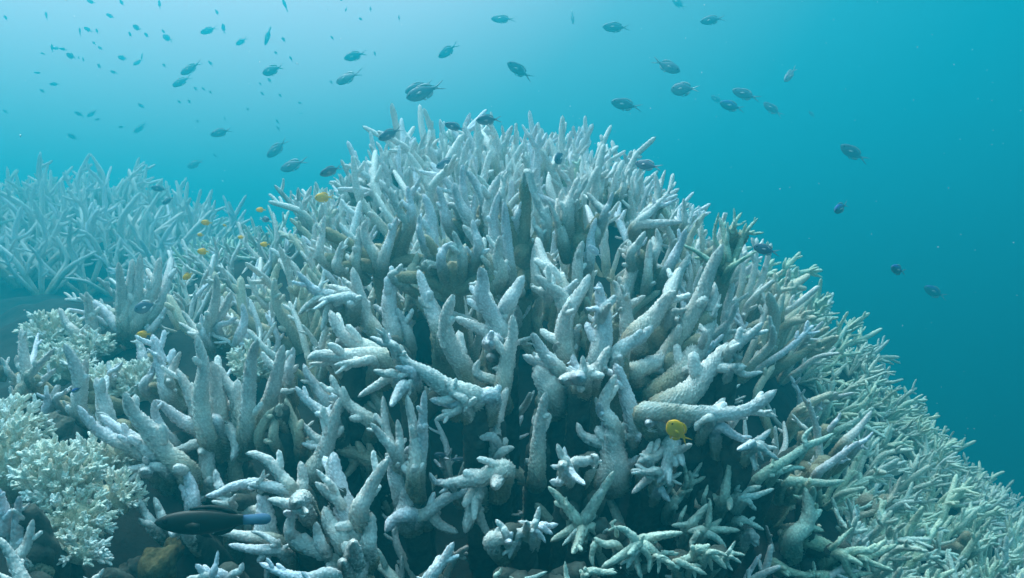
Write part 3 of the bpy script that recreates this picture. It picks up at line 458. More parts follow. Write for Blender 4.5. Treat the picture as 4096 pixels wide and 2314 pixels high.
def bush(label, reg, x, y, rx, ry, depth, size, n, seed, droop=0.):
    """a rounded cushion of sprigs; rx, ry in zoom pixels of its photo region, size = sprig length in zoom pixels"""
    rng = np.random.default_rng(seed); k = REG[reg][2] / FOC * depth
    c = at(*src(reg, x, y), depth + ry * k * .5); R = np.array((rx * k, (rx + ry) * .42 * k, ry * k))
    root = empty('bushy_coral', tuple(c)); tag(root, label, 'coral', 'cream bushy corals on the left')
    bm = []
    th = np.linspace(0, 2 * math.pi, 24, endpoint=False); ps = np.linspace(.03, math.pi - .03, 14)
    V = np.array([(math.sin(p) * math.cos(t), math.sin(p) * math.sin(t), math.cos(p)) for p in ps for t in th]); 
    V = V * R * .78 * (1 + .12 * np.sin(V[:, :1] * 9 + V[:, 2:] * 7) + .08 * rng.random((len(V), 1)))
    kk = np.arange(14 * 24).reshape(14, 24); kn = np.roll(kk, -1, 1)
    F = np.stack([kk[:-1], kk[1:], kn[1:], kn[:-1]], -1).reshape(-1, 4)
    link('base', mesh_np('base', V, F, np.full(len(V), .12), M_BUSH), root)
    ga = math.pi * (3 - 5 ** .5); L0 = size * k * 1.22
    cnt = 0
    for i in range(int(n * 1.4)):
        z = 1 - 2 * (i + .5) / (n * 1.4); a = i * ga
        d = np.array((math.sqrt(1 - z * z) * math.cos(a), math.sqrt(1 - z * z) * math.sin(a), z))
        if d[1] > .55 or (z < -.45 + rng.uniform(-.2, .2)): continue
        if rng.random() < .06: continue
        cnt += 1
        if cnt > 100: break
        p = d * R * rng.uniform(.80, .98); dirv = d + np.array((0, 0, .55 - droop)) + rng.normal(size=3) * .16
        o = link('sprig', SPRIGS[int(rng.integers(6))], root)
        s = L0 * rng.uniform(.7, 1.25)
        o.matrix_local = Matrix.Translation(p) @ frame(dirv, rng.uniform(0, 6.28)) @ Matrix.Scale(s, 4)
    return root
bush('large cream bushy coral cushion filling the lower left corner', 'C', 560, 560, 330, 300, .80, 120, 60, 1)
bush('cream bushy coral cushion against the left edge above the corner staghorn', 'C', 60, 420, 300, 380, .86, 120, 60, 2)
bush('cream bushy coral spilling down to a loose tail of sprigs over the dark bottom', 'C', 700, 930, 270, 240, .78, 105, 46, 3, .5)
bush('cream bushy coral with well parted sprigs left of the dark wrasse', 'C', 1080, 720, 210, 190, .84, 105, 34, 4, .3)
bush('cream bushy coral lobe tucked under the raised staghorn arm', 'C', 1020, 330, 260, 190, .92, 105, 46, 5)
bush('small sparse cream bushy coral lowest in the left corner', 'C', 740, 1220, 170, 120, .76, 115, 22, 6, .5)
bush('cream bushy coral at the left edge behind the white spike', 'B', 60, 1330, 330, 230, .92, 130, 50, 7)
bush('pale bushy coral dome beside the dark hollow on the far left', 'B', 560, 420, 270, 230, 1.5, 95, 70, 8)
bush('pale bushy coral on the slope below the far left dome', 'B', 600, 700, 260, 190, 1.35, 95, 50, 9)
bush('little greenish bushy coral on the rock above the small cave', 'B', 900, 510, 150, 120, 1.42, 85, 34, 10)
bush('cream bushy coral crowning the ridge behind the spiked staghorn tree', 'B', 1180, 900, 300, 180, 1.24, 110, 60, 11)
bush('cream bushy coral right of the ridge one between white spikes', 'B', 1420, 900, 190, 190, 1.22, 105, 40, 12)
bush('dim bushy coral in the gap right of the tall spikes', 'B', 2340, 420, 130, 110, 1.35, 85, 30, 13)
bush('cream bushy coral behind the right hand spikes of the staghorn tree', 'B', 2520, 700, 160, 210, 1.25, 95, 36, 14)
# ------------------------------------------------------------------ staghorn growing over the rest of the reef
def stag_variant(i, r, seg, side, n_side, amp=.13, taper=.5):
    rng = np.random.default_rng(900 + i)
    b = rng.uniform(-.2, .2, (2, 2))
    pts = [(0, 0, 0), (b[0, 0] * .5, b[0, 1] * .5, .33), (b[0, 0], b[0, 1], .66), (b[0, 0] + b[1, 0], b[0, 1] + b[1, 1], 1.)]
    main = tube(pts, r * rng.uniform(.85, 1.15), rng, seg, amp, taper, dens=.9)
    V, F, T = with_nubs(main, r, rng, n_side[0] if rng.random() < .5 else n_side[1], .3, .9, max(8, seg - 4), (.4, .62), side)
    return V, F, T
def variants(tagname, count, mat, *a, **k):
    out = []
    for i in range(count):
        V, F, T = stag_variant(i * 7 + len(tagname), *a, **k); out.append(mesh_np('branch', V, F, T, mat))
    return out
V_SLIM = variants('slimm', 12, M_STAG, .040, 12, (1.5, 5.0), (2, 5))
V_THICK = variants('thick', 16, M_STAG, .045, 16, (1.2, 4.0), (1, 4))
V_BROWN = variants('brown', 6, M_BROWN, .062, 14, (1.2, 3.0), (1, 3))
V_GREEN = variants('green', 14, M_GREEN, .056, 12, (1.6, 4.2), (3, 7), amp=.14)
V_THIN = variants('thinn', 12, M_TEAL, .052, 10, (1.6, 4.5), (4, 7), amp=.14)
def project(p): return 2048 + p[0] / p[1] * FOC, 1157 - p[2] / p[1] * FOC
prng = np.random.default_rng(77)
placed = []
def scatter(rect, dist, want, count):
    pts = []; (x0, x1), (y0, y1) = rect
    for _ in range(count):
        x, y = prng.uniform(x0, x1), prng.uniform(y0, y1)
        z = float(height(x, y)); p = np.array((x, y, z)); u, v = project(p)
        dd = want(x, y, u / 1.59, v / 1.59)
        if not dd: continue
        if all((x - q[0]) ** 2 + (y - q[1]) ** 2 + (z - q[2]) ** 2 > (dist * dd) ** 2 for q in placed): placed.append((x, y, z)); pts.append((p, u / 1.59, v / 1.59))
    return pts
CAND = []
def colony(p, axis, nb, spread, length, kind, label, group):
    """remember a colony; the ones that show largest become things, the rest join the far thicket"""
    br = []
    for k in range(nb):
        a = k * 2.4 + prng.uniform(-.5, .5); t = spread * math.sqrt((k + .3) / nb) * prng.uniform(.75, 1.15)
        M = frame(axis, 0.); d = np.array((M @ Vector((math.sin(t) * math.cos(a), math.sin(t) * math.sin(a), math.cos(t)))))
        br.append((int(prng.integers(1000)), Matrix.Translation(np.array((d[0], d[1], 0)) * .012) @ frame(d, prng.uniform(0, 6.28)) @ Matrix.Scale(length * prng.uniform(.65, 1.12), 4)))
    u, v = project(p); inside = -150 < u < 4250 and v < 2600
    CAND.append((length / p[1] * (1 if inside else .2), p - np.array((0, 0, .015)), br, kind, label, group))
# central mound: upper face and crest (dense), lower face (sparse and short, mostly in shade)
def w_mound(x, y, u, v):
    if y > 2.6 or y < .9 or u < 640 or u > 1960: return 0
    if u > 1680 + (v - 500) * .75 or (y > 1.75 and u > 1700) or (u < 800 and y > 1.6): return 0
    if v > 950: return 0
    return 1.0
for p, u, v in scatter(((-1.2, .9), (.9, 2.6)), .076, w_mound, 11000):
    n = normal(p[0], p[1]); ax = n * .35 + np.array((prng.uniform(-.12, .12) + p[0] * .05, -.10, .9))
    top = v < 640
    where = 'skyline' if p[1] > 2.05 else ('upper face' if top else 'middle face')
    side = 'left shoulder' if u < 950 else ('right shoulder' if u > 1500 else 'centre')
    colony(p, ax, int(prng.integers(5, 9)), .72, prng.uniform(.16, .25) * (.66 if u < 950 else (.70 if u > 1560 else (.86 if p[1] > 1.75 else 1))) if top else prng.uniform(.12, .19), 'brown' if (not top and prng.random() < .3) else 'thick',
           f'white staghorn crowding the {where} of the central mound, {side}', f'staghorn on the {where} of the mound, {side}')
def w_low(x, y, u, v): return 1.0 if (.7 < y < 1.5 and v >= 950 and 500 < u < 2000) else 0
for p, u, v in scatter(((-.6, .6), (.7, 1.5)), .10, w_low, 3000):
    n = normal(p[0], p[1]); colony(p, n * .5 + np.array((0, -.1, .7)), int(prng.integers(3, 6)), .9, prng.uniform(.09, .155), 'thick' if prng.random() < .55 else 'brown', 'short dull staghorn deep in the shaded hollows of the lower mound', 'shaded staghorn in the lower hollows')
# right slope: thin pale green staghorn reaching up and right
def w_right(x, y, u, v):
    if u < min(1640 + (v - 500) * .75 - 50, 1930) or u < 1670 or u > 2720 or y > 3.6 or y < 1.05 or x < .25: return 0
    return .8 if y < 2 else 1.0
for p, u, v in scatter(((.25, 2.4), (1.05, 3.6)), .105, w_right, 8000):
    n = normal(p[0], p[1]); ax = n * .55 + np.array((.32, -.1, .62))
    far = p[1] > 2.3
    where = 'upper' if v < 900 else ('middle' if v < 1150 else 'lower')
    deep = 'ridge line' if far else 'near face'
    mset = 'green' if prng.random() < .62 else 'thin'
    colony(p, ax, int(prng.integers(6, 10)), 1.05, prng.uniform(.09, .145), mset, f'thin pale green staghorn on the {where} {deep} of the right slope', f'thin staghorn, {where} {deep} of the right slope')
def w_far(x, y, u, v): return 1.0 if (x > 1.0 and 2.6 < y < 5.2 and u < 2800 and v < 1600) else 0
for p, u, v in scatter(((1.0, 3.3), (2.6, 5.2)), .16, w_far, 3500):
    n = normal(p[0], p[1]); ax = n * .6 + np.array((.2, -.1, .6))
    colony(p, ax, int(prng.integers(8, 12)), 1.15, prng.uniform(.15, .24), 'thin', 'fine teal staghorn fading into the water beyond the right slope', 'fine staghorn beyond the right slope')
# left hand ridge between the two mounds
def w_ridge(x, y, u, v): return 1.0 if (1.5 < y < 2.75 and 330 < u < 800 and 560 < v < 860 and not (u < 430 and v < 760)) else 0
for p, u, v in scatter(((-1.8, -.4), (1.5, 2.75)), .11, w_ridge, 4500):
    n = normal(p[0], p[1]); fine = prng.random() < (.85 if p[1] > 2.1 else .3)
    where = 'top' if p[1] > 2.2 else 'near side'
    colony(p, n * .4 + np.array((0, -.05, .8)), int(prng.integers(5, 9)), .95, prng.uniform(.08, .12) if fine else prng.uniform(.10, .15), ('green' if prng.random() < .5 else 'slim') if fine else 'thick',
           f'{"fine pale" if fine else "white"} staghorn on the {where} of the low ridge joining the two mounds', f'{"fine pale" if fine else "white"} staghorn on the {where} of the low ridge')
# far left mound, hazy
def w_left(x, y, u, v): return 1.0 if (3.3 < y < 5.3 and -160 < u < 560 and v < 750) else 0
for p, u, v in scatter(((-4.0, -1.3), (3.3, 5.3)), .155, w_left, 7000):
    n = normal(p[0], p[1]); s = prng.uniform(.22, .38)
    colony(p, n * .3 + np.array((.05 * (u - 150) / 200, -.05, .9)), int(prng.integers(8, 12)), .85, s, 'slim',
           f'hazy blue white staghorn on the {"rim" if v < 600 else "face"} of the distant left mound', f'staghorn on the {"rim" if v < 600 else "face"} of the distant left mound')
# the colonies that show largest are built as things, every branch a part; what is left is one thicket
SETS = {'slim': (V_SLIM, 'staghorn_coral'), 'thick': (V_THICK, 'staghorn_coral'), 'brown': (V_BROWN, 'staghorn_coral'), 'green': (V_GREEN, 'slender_staghorn_coral'), 'thin': (V_THIN, 'slender_staghorn_coral')}
have = {n: sum(1 for o in C.objects if o.parent is None and o.name.split('.')[0] == n) for n in ('staghorn_coral', 'slender_staghorn_coral')}
LOWP = [stag_variant(4000 + i, .046, 8, (2., 5.), (2, 4), .12) for i in range(8)]
rest = []
for sz, p, br, kind, label, group in sorted(CAND, key=lambda c: -c[0]):
    meshes, name = SETS[kind]
    if have[name] >= 298: rest.append((p, br, kind)); continue
    have[name] += 1
    root = empty(name, tuple(p)); tag(root, label, 'coral', group)
    for i, M in br: link('branch', meshes[i % len(meshes)], root).matrix_local = M
out = []
for p, br, kind in rest:
    for i, M in br:
        V, F, T = LOWP[i % 8]; A = np.array(M); out.append((V @ A[:3, :3].T + A[:3, 3] + p, F, T))
print('colonies', len(CAND), have, 'thicket', len(rest))
if out:
    V, F, T = join(out); tag(link('coral_thicket', mesh_np('coral_thicket', V, F, T, M_TEAL)), 'dense pale staghorn thicket filling the gaps and the far hazy edges of the reef', 'coral', kind='stuff')
# ------------------------------------------------------------------ stones and the sponge
def lump(name, label, cat, reg, x, y, rx, ry, depth, mat, seed, rough=.25):
    rng = np.random.default_rng(seed); k = REG[reg][2] / FOC * depth
    th = np.linspace(0, 2 * math.pi, 48, endpoint=False); ps = np.linspace(.02, math.pi - .02, 30)
    V = np.array([(math.sin(p) * math.cos(t), math.sin(p) * math.sin(t), math.cos(p)) for p in ps for t in th]); ph = rng.uniform(0, 6.28, 6)
    f = 1 + rough * (np.sin(V[:, 0] * 3 + ph[0]) * np.sin(V[:, 2] * 2.6 + ph[1]) + .5 * np.sin(V[:, 1] * 6 + ph[2]) * np.sin(V[:, 0] * 5 + ph[3]) + .22 * np.sin(V[:, 2] * 14 + ph[4]) * np.sin(V[:, 0] * 13 + ph[5]))
    V = V * f[:, None] * np.array((rx * k, (rx + ry) * .5 * k, ry * k))
    kk = np.arange(30 * 48).reshape(30, 48); kn = np.roll(kk, -1, 1)
    F = np.stack([kk[:-1], kk[1:], kn[1:], kn[:-1]], -1).reshape(-1, 4)
    o = link(name, mesh_np(name, V, F, mat=mat)); o.location = at(*src(reg, x, y), depth); tag(o, label, cat); return o
lump('sponge', 'lumpy ochre sponge at the bottom edge under the dark wrasse', 'sponge', 'C', 1510, 1330, 190, 190, .80, M_SPONGE, 5, .22)
lump('sponge', 'ochre sponge finger leaning against the larger sponge', 'sponge', 'C', 1640, 1190, 85, 120, .84, M_SPONGE, 9, .2)
lump('rock', 'grey encrusted stone left of the ochre sponge', 'rock', 'C', 1250, 1390, 130, 110, .86, M_STONE, 6, .3)
lump('rock', 'rough grey stone wedged behind the white trunk at lower left', 'rock', 'C', 2210, 420, 190, 140, 1.05, M_STONE, 7, .3)
lump('rock', 'rough stone beside the foot of the raised staghorn arm', 'rock', 'C', 1800, 400, 110, 90, 1.02, M_STONE, 12, .3)
lump('rock', 'dark rounded rock inside the central hollow', 'rock', 'E', 1520, 620, 150, 190, 1.26, M_REEF, 8, .25)
lump('rock', 'flat grey ledge under the short curved stub on the left', 'rock', 'B', 760, 390, 150, 45, 1.5, M_STONE, 10, .2)
lump('rock', 'round dark rock in the lower left gap', 'rock', 'B', 590, 1260, 130, 120, 1.05, M_STONE, 11, .25)
lump('rock', 'brown rock at the left edge', 'rock', 'B', 0, 740, 90, 90, 1.2, M_STONE, 13, .25)
lump('rock', 'dark rough rock roofing the small cave on the left', 'rock', 'B', 1230, 480, 240, 190, 1.62, M_REEF, 14, .3)
# ------------------------------------------------------------------ fish: head towards +X, length 1, up +Z
PROF = {'oval': ([0, .03, .1, .2, .35, .5, .65, .8, .92, 1], [.012, .055, .105, .145, .178, .180, .150, .095, .048, .036]),
        'deep': ([0, .03, .1, .2, .35, .5, .65, .8, .92, 1], [.015, .075, .145, .205, .245, .245, .205, .125, .060, .046]),
        'long': ([0, .03, .1, .2, .35, .5, .65, .8, .92, 1], [.008, .034, .062, .088, .108, .113, .104, .080, .054, .044])}
def fish_body(kind):
    xs, hs = PROF[kind]; n, s = 30, 18; u = np.linspace(0, 1, n); h = np.interp(u, xs, hs)
    h = np.convolve(np.pad(h, 2, mode='edge'), np.ones(5) / 5, 'valid'); h[0] = .006
    w = h * (.46 if kind != 'long' else .62); w = np.maximum(w * (1 - .35 * u), .008)
    th = np.arange(s) / s * 2 * math.pi
    V = np.stack([np.repeat(.5 - u * .76, s), (w[:, None] * np.cos(th)).ravel(), (h[:, None] * np.sin(th) * np.where(np.sin(th) > 0, 1, .95)).ravel() - np.repeat(.012 * np.sin(u * 3.1), s)], 1)
    k = np.arange(n * s).reshape(n, s); kn = np.roll(k, -1, 1); F = np.stack([k[:-1], k[1:], kn[1:], kn[:-1]], -1).reshape(-1, 4)
    return V, F
def strip(top, bot, th=.012):
    """a fin as a thin solid between two edges"""
    top, bot = np.array(top, float), np.array(bot, float); n = len(top); V = []
    for sgn in (1, -1):
        for a, b in zip(top, bot):
            V.append((a[0], sgn * th * .2, a[1])); V.append((b[0], sgn * th, b[1]))
    V = np.array(V); F = []
    for i in range(n - 1):
        a, b, c, d = 2 * i, 2 * i + 1, 2 * i + 3, 2 * i + 2
        F += [(a, b, c, d), (a + 2 * n, d + 2 * n, c + 2 * n, b + 2 * n), (a, d, d + 2 * n, a + 2 * n), (b, b + 2 * n, c + 2 * n, c)]
    e = 2 * n - 2; F += [(0, 2 * n, 2 * n + 1, 1), (e, e + 1, e + 1 + 2 * n, e + 2 * n)]
    return V, np.array(F)
def fins(kind):
    H = {'oval': 1., 'deep': 1.35, 'long': .68}[kind]
    d = strip([(.20, .17 * H), (.12, .195 * H), (.02, .203 * H), (-.08, .185 * H), (-.15, .15 * H), (-.21, .085 * H)], [(.20, .14 * H), (.12, .155 * H), (.02, .155 * H), (-.08, .12 * H), (-.14, .09 * H), (-.17, .06 * H)], .010)
    a = strip([(-.02, -.12 * H), (-.08, -.10 * H), (-.13, -.07 * H), (-.16, -.05 * H)], [(.0, -.19 * H), (-.08, -.185 * H), (-.15, -.15 * H), (-.205, -.08 * H)], .010)
    if kind == 'long': t = strip([(-.235, .040), (-.32, .043), (-.41, .050), (-.46, .046), (-.49, .030), (-.50, .01)], [(-.235, -.040), (-.32, -.043), (-.41, -.050), (-.46, -.046), (-.49, -.030), (-.50, -.01)], .010)
    else:
        t1 = strip([(-.24, .034), (-.32, .052), (-.42, .090), (-.52, .12)], [(-.24, 0.), (-.31, .0), (-.40, .050), (-.52, .113)], .007)
        t2 = strip([(-.24, 0.), (-.31, .0), (-.40, -.050), (-.52, -.113)], [(-.24, -.034), (-.32, -.052), (-.42, -.090), (-.52, -.12)], .007)
        t = (np.concatenate([t1[0], t2[0]]), np.concatenate([t1[1], t2[1] + len(t1[0])]))
    pv = strip([(.17, -.13 * H), (.11, -.14 * H), (.06, -.14 * H)], [(.14, -.15 * H), (.07, -.205 * H), (.01, -.215 * H)], .010)
    w = {'oval': .075, 'deep': .10, 'long': .07}[kind]
    pc = []
    for sg in (1, -1):
        V, F = strip([(.22, -.01), (.15, .015), (.08, .01)], [(.22, -.035), (.14, -.06), (.08, -.045)], .006)
        V = V.copy(); V[:, 1] = V[:, 1] + sg * (w + (.22 - V[:, 0]) * .35); pc.append((V, F))
    eyes = []
    ex, ez = (.40, .03 * H); xs, hs = PROF[kind]; ew = np.interp(.5 - ex, [x * .76 for x in xs], hs) * (.46 if kind != 'long' else .62) * .93
    for sg in (1, -1):
        th = np.linspace(0, 2 * math.pi, 10, endpoint=False); ps = np.linspace(.05, math.pi - .05, 7)
        V = np.array([(math.sin(p) * math.cos(q), math.cos(p) * .5, math.sin(p) * math.sin(q)) for p in ps for q in th]) * .027 + np.array((ex, sg * ew, ez))
        k = np.arange(70).reshape(7, 10); kn = np.roll(k, -1, 1); eyes.append((V, np.stack([k[:-1], k[1:], kn[1:], kn[:-1]], -1).reshape(-1, 4)))
    return dict(dorsal_fin=[d], anal_fin=[a], tail_fin=[t], pelvic_fin=[pv], pectoral_fin=pc, eye=eyes)
FM = {}
def fish_meshes(kind, skin, fin, tail=None):
    key = (kind, skin.name, fin.name, tail.name if tail else '')
    if key not in FM:
        out = [('body', mesh_np('body', *fish_body(kind), mat=skin))]
        for nme, lst in fins(kind).items():
            for V, F in lst: out.append((nme, mesh_np(nme, V, F, mat=(F_EYE if nme == 'eye' else (tail if tail and nme == 'tail_fin' else fin)), smooth=nme == 'eye')))
        FM[key] = out
    return FM[key]
_b = fish_body('oval'); _f = fins('oval')
_all = [_b] + _f['dorsal_fin'] + _f['anal_fin'] + _f['tail_fin']; _V, _F = [], []; _o = 0
for v_, f_ in _all: _V.append(v_); _F.append(f_ + _o); _o += len(v_)
TINY = mesh_np('damselfish', np.concatenate(_V), np.concatenate(_F), mat=F_DARK)
frng = np.random.default_rng(5)
def place_fish(reg, hx, hy, tx, ty, label, group=None, look='dark', length=.125, yaw=None, depth=None, name='damselfish', cat='fish', roll=None):
    h = np.array(src(reg, hx, hy)); t_ = np.array(src(reg, tx, ty)); px = np.linalg.norm(h - t_)
    if yaw is None: yaw = frng.uniform(-28, 28)
    Y = depth if depth else float(np.clip(length * math.cos(rad(yaw)) * FOC / px, 1.3, 6.0))
    dz = math.tan(rad(yaw)) * px / FOC * Y / 2
    H3, T3 = at(*h, Y - dz), at(*t_, Y + dz); X = H3 - T3; ln = np.linalg.norm(X); X /= ln
    Z = np.array((0, 0, 1.)); Z = Z - X * (X @ Z)
    if np.linalg.norm(Z) < .25: Z = np.array((-1., .3, 0)); Z = Z - X * (X @ Z)
    Z /= np.linalg.norm(Z); Yv = np.cross(Z, X)
    if roll is None: roll = frng.uniform(-12, 12)
    M = Matrix(((X[0], Yv[0], Z[0], 0), (X[1], Yv[1], Z[1], 0), (X[2], Yv[2], Z[2], 0), (0, 0, 0, 1))) @ Matrix.Rotation(rad(roll), 4, 'X')
    mid = (H3 + T3) / 2
    if look == 'tiny':
        o = link(name, TINY); o.matrix_world = Matrix.Translation(mid) @ M @ Matrix.Scale(ln, 4); return tag(o, label, cat, group)
    kind, skin, fin, tail = {'dark': ('oval', F_DARK, F_FIN, None), 'slim': ('long', F_DARK, F_FIN, None), 'round': ('deep', F_DARK, F_FIN, F_WFIN), 'blue': ('oval', F_BLUE, F_FIN, None), 'pale': ('oval', F_PALE, F_WFIN, None),
                             'palewhite': ('deep', F_DARK, F_WFIN, F_WFIN), 'yellow': ('deep', F_YELLOW, F_YFIN, None), 'wrasse': ('long', F_WRASSE, F_WRASSE, F_BFIN), 'paleslim': ('long', F_PALE, F_WFIN, None)}[look]
    root = empty(name, (0, 0, 0)); root.matrix_world = Matrix.Translation(mid) @ M @ Matrix.Scale(ln, 4); tag(root, label, cat, group)
    for nme, me in fish_meshes(kind, skin, fin, tail): link(nme, me, root)
    return root
G1 = 'slate damselfish swimming above the reef'
for r, hx, hy, tx, ty, lab, *lk in [
    ('M', 265, -20, 315, 100, 'narrow grey fish seen nearly edge on, cut by the top edge left of centre', 'slim'),
    ('M', 125, 378, 170, 225, 'narrow grey fish diving almost straight down at upper left', 'slim'),
    ('M', 103, 612, 282, 550, 'slate fish with a white tail edge above the left valley, level with the first pair'),
    ('M', 782, 490, 972, 438, 'slate fish upper one of two, one above the other, left of centre'),
    ('M', 716, 688, 928, 600, 'slate fish lower one of two, one above the other, left of centre'),
    ('M', 1568, 478, 1728, 365, 'smaller grey fish with a bright back tilted steeply, top centre'),
    ('M', 2003, 155, 2208, 162, 'level slate fish nearest the top edge in the centre'),
    ('M', 1290, 772, 1525, 690, 'front fish of the overlapping pair above the mound'),
    ('M', 1298, 818, 1612, 705, 'rear fish of the overlapping pair above the mound'),
    ('M', 1068, 1162, 1265, 1065, 'slate fish hovering just over the left end of the crest', 1.75),
    ('M', 1618, 1030, 1795, 1085, 'slate fish in front of the summit spires, left one', 1.65),
    ('M', 1878, 1003, 2088, 992, 'slate fish just right of the summit spires', 1.7),
    ('M', 143, 1308, 310, 1160, 'slate fish pointing steeply down over the left valley'),
    ('M', 253, 1412, 480, 1330, 'dark slate fish over the left valley, lower middle of a chain of three'),
    ('M', 580, 1455, 768, 1385, 'dark slate fish lowest of the chain of three, touching the left shoulder', 1.65),
    ('N', 58, 485, 250, 615, 'slate fish diving left, alone above the summit'),
    ('N', 795, 210, 1008, 215, 'level grey fish with a visible eye, right of the top centre'),
    ('N', 1553, 170, 1748, 140, 'pale headed grey fish near the top edge on the right'),
    ('N', 1397, 558, 1185, 465, 'only slate fish heading right, upper right'),
    ('N', 1325, 695, 1545, 690, 'round dark fish with a whitish tail, upper right', 'round'),
    ('N', 1802, 700, 2018, 772, 'dark fish in the cluster at upper right, above the bluish one'),
    ('N', 1638, 748, 1735, 805, 'small pale headed fish half hidden by the bluish one'),
    ('N', 1705, 800, 1895, 852, 'bluish fish in the cluster at upper right', 'blue'),
    ('N', 862, 790, 1100, 840, 'large dark fish alone right of the summit'),
    ('N', 1048, 1265, 1255, 1305, 'dark fish just over the skyline prongs on the right shoulder', 1.35),
    ('N', 1338, -15, 1442, 72, 'slate fish cut by the top edge right of centre'),
    ('O', 88, 18, 212, 108, 'dark fish tilted down, rightmost of the upper right cluster'),
    ('O', 383, 72, 418, 118, 'small dim fish alone right of the upper right cluster'),
    ('O', 585, 295, 762, 398, 'large grey fish alone in the open blue water on the right'),
    ('O', 22, 950, 190, 992, 'grey fish skimming the top of the green right slope', 1.3),
    ('A', 1465, 365, 1635, 390, 'dark fish hovering right of the distant left mound', 2.6),
    ('A', 1575, 522, 1690, 460, 'smaller dark fish tilted up just below the one by the left mound', 2.6),
    ('A', 1818, 165, 1975, 108, 'slate fish with a pale rim above the gap between the mounds'),
    ('L', 1943, 322, 2112, 266, 'grey fish with white tail streak near the top edge at left'),
    ('L', 2288, 436, 2402, 368, 'small grey fish tilted up right of the white tailed one'),
    ('L', 1752, 722, 1955, 600, 'upper of two slate fish slanting together at upper left'),
    ('L', 1672, 837, 1855, 742, 'lower of two slate fish slanting together at upper left'),
    ('L', 1298, 1288, 1422, 1190, 'slate fish with a light spot tilted up, left part'),
    ('L', 2042, 1312, 2248, 1258, 'slate fish lying nearly level in the middle left water'),
    ('L', 652, 1302, 765, 1358, 'round little dark fish lowest at left above the distant mound'),
    ('L', 722, 1085, 818, 1132, 'left one of two little dark fish side by side'),
    ('L', 846, 1132, 940, 1072, 'right one of two little dark fish side by side, tilted up'),
    ('L', 1292, 632, 1392, 572, 'little dark fish tilted up beside a level one, upper left'),
    ('L', 1142, 550, 1245, 580, 'little level dark fish, upper left, beside a tilted one'),
    ('L', 1577, 345, 1675, 398, 'little dark fish between the top edge and the slanting pair'),
    ('L', 505, 468, 590, 472, 'little dark fish touching noses with another at far upper left'),
    ('L', 575, 470, 655, 490, 'little dark fish with a white glint at far upper left'),
    ('L', 480, 815, 585, 820, 'little plump dark fish alone at the left'),
    ('L', 840, 5, 932, 35, 'little fish cut by the top edge at left'),
]:
    place_fish(r, hx, hy, tx, ty, lab, G1, *([q for q in lk if isinstance(q, str)] or ['dark']), depth=next((q for q in lk if not isinstance(q, str)), None))
place_fish('N', 568, 190, 558, 85, 'pale sliver of a fish pointing down near the top centre', None, 'paleslim', .07)
place_fish('N', 430, 1260, 500, 1175, 'grey fish with a pale tail seen end on behind the right crest twig', None, 'palewhite', yaw=50, depth=1.5)
place_fish('P', 1973, 205, 2003, 170, 'whitish fish tilted steeply at the upper right', None, 'pale', .07)
place_fish('O', 545, 722, 630, 672, 'bluish fish turned towards the viewer in the open water on the right', None, 'blue', yaw=45, depth=2.3)
place_fish('O', 912, 1085, 1005, 1115, 'blue backed fish turned towards the viewer, upper of the lowest two on the right', None, 'blue', yaw=45, depth=2.3)
place_fish('O', 1126, 1212, 1272, 1278, 'blue backed fish lowest in the open water on the right', None, 'blue', yaw=15)
place_fish('M', 1548, 1395, 1745, 1310, 'dark fish swimming in front of the coral spires of the crest', G1, depth=1.55, yaw=10)
place_fish('D', 112, 1000, 30, 985, 'dark bluish fish facing right at the left end of the low ridge', None, 'round', depth=1.55, yaw=20)
place_fish('B', 1350, 110, 1600, 20, 'grey fish with a whitish tail hovering before the left spires', None, 'palewhite', depth=1.3, yaw=30)
place_fish('B', 715, 930, 835, 875, 'small blue fish pressed against the y shaped white branch', None, 'blue', depth=1.0, yaw=20)
place_fish('G', 785, 1080, 920, 1190, 'pale lilac fish hiding among the blades in the upper middle', None, 'pale', depth=1.1, yaw=15)
place_fish('K', 1925, 1345, 2110, 1320, 'dark blue fish before the fine coral at the lower right corner', None, 'blue', depth=1.9, yaw=30)
place_fish('F', 1690, 280, 1840, 300, 'greenish fish lurking in the dark below the bouquet, left one', None, 'dark', depth=1.0, yaw=10)
place_fish('F', 1850, 330, 2040, 330, 'greenish fish lurking in the dark below the bouquet, right one', None, 'slim', depth=1.0, yaw=10)
place_fish('H', 1505, 1315, 1690, 1500, 'large bright yellow fish in front of the lower right coral', None, 'yellow', depth=.80, yaw=28, roll=-25)
place_fish('C', 1465, 930, 2570, 890, 'long dark wrasse with a bright blue tail gliding over the bottom', None, 'wrasse', depth=.72, yaw=4, name='wrasse', roll=0)
for r, hx, hy, tx, ty, lab, d in [
    ('D', 488, 815, 650, 808, 'yellow fish left of the mound, highest and brightest of the yellow ones on the slope', 1.55), ('D', 0, 915, 85, 915, 'pale yellow fish above a dark bluish fish on the ridge', 1.5),
    ('D', 33, 1203, 120, 1202, 'yellow fish on the right of the low ridge corals', 1.4), ('A', 1948, 702, 2065, 712, 'hazy yellow fish at the top left end of the low ridge', 1.6),
    ('A', 1912, 822, 1985, 828, 'small hazy yellow fish under the top left one on the ridge', 1.6), ('A', 1912, 985, 2040, 988, 'hazy yellow fish in front of the pale green ridge coral', 1.35),
    ('A', 2305, 852, 2378, 842, 'small yellow fish in the middle of the pale green ridge coral', 1.45), ('A', 1772, 1255, 1875, 1190, 'orange yellow fish tilted up beside a white spike', 1.25),
    ('A', 2160, 725, 2205, 745, 'tiny dull yellow fish on the skyline of the ridge', 1.9), ('B', 1372, 350, 1525, 345, 'yellow fish hovering over the small cave on the left', 1.2)]:
    place_fish(r, hx, hy, tx, ty, lab, 'yellow damselfish', 'yellow', depth=d, yaw=15)
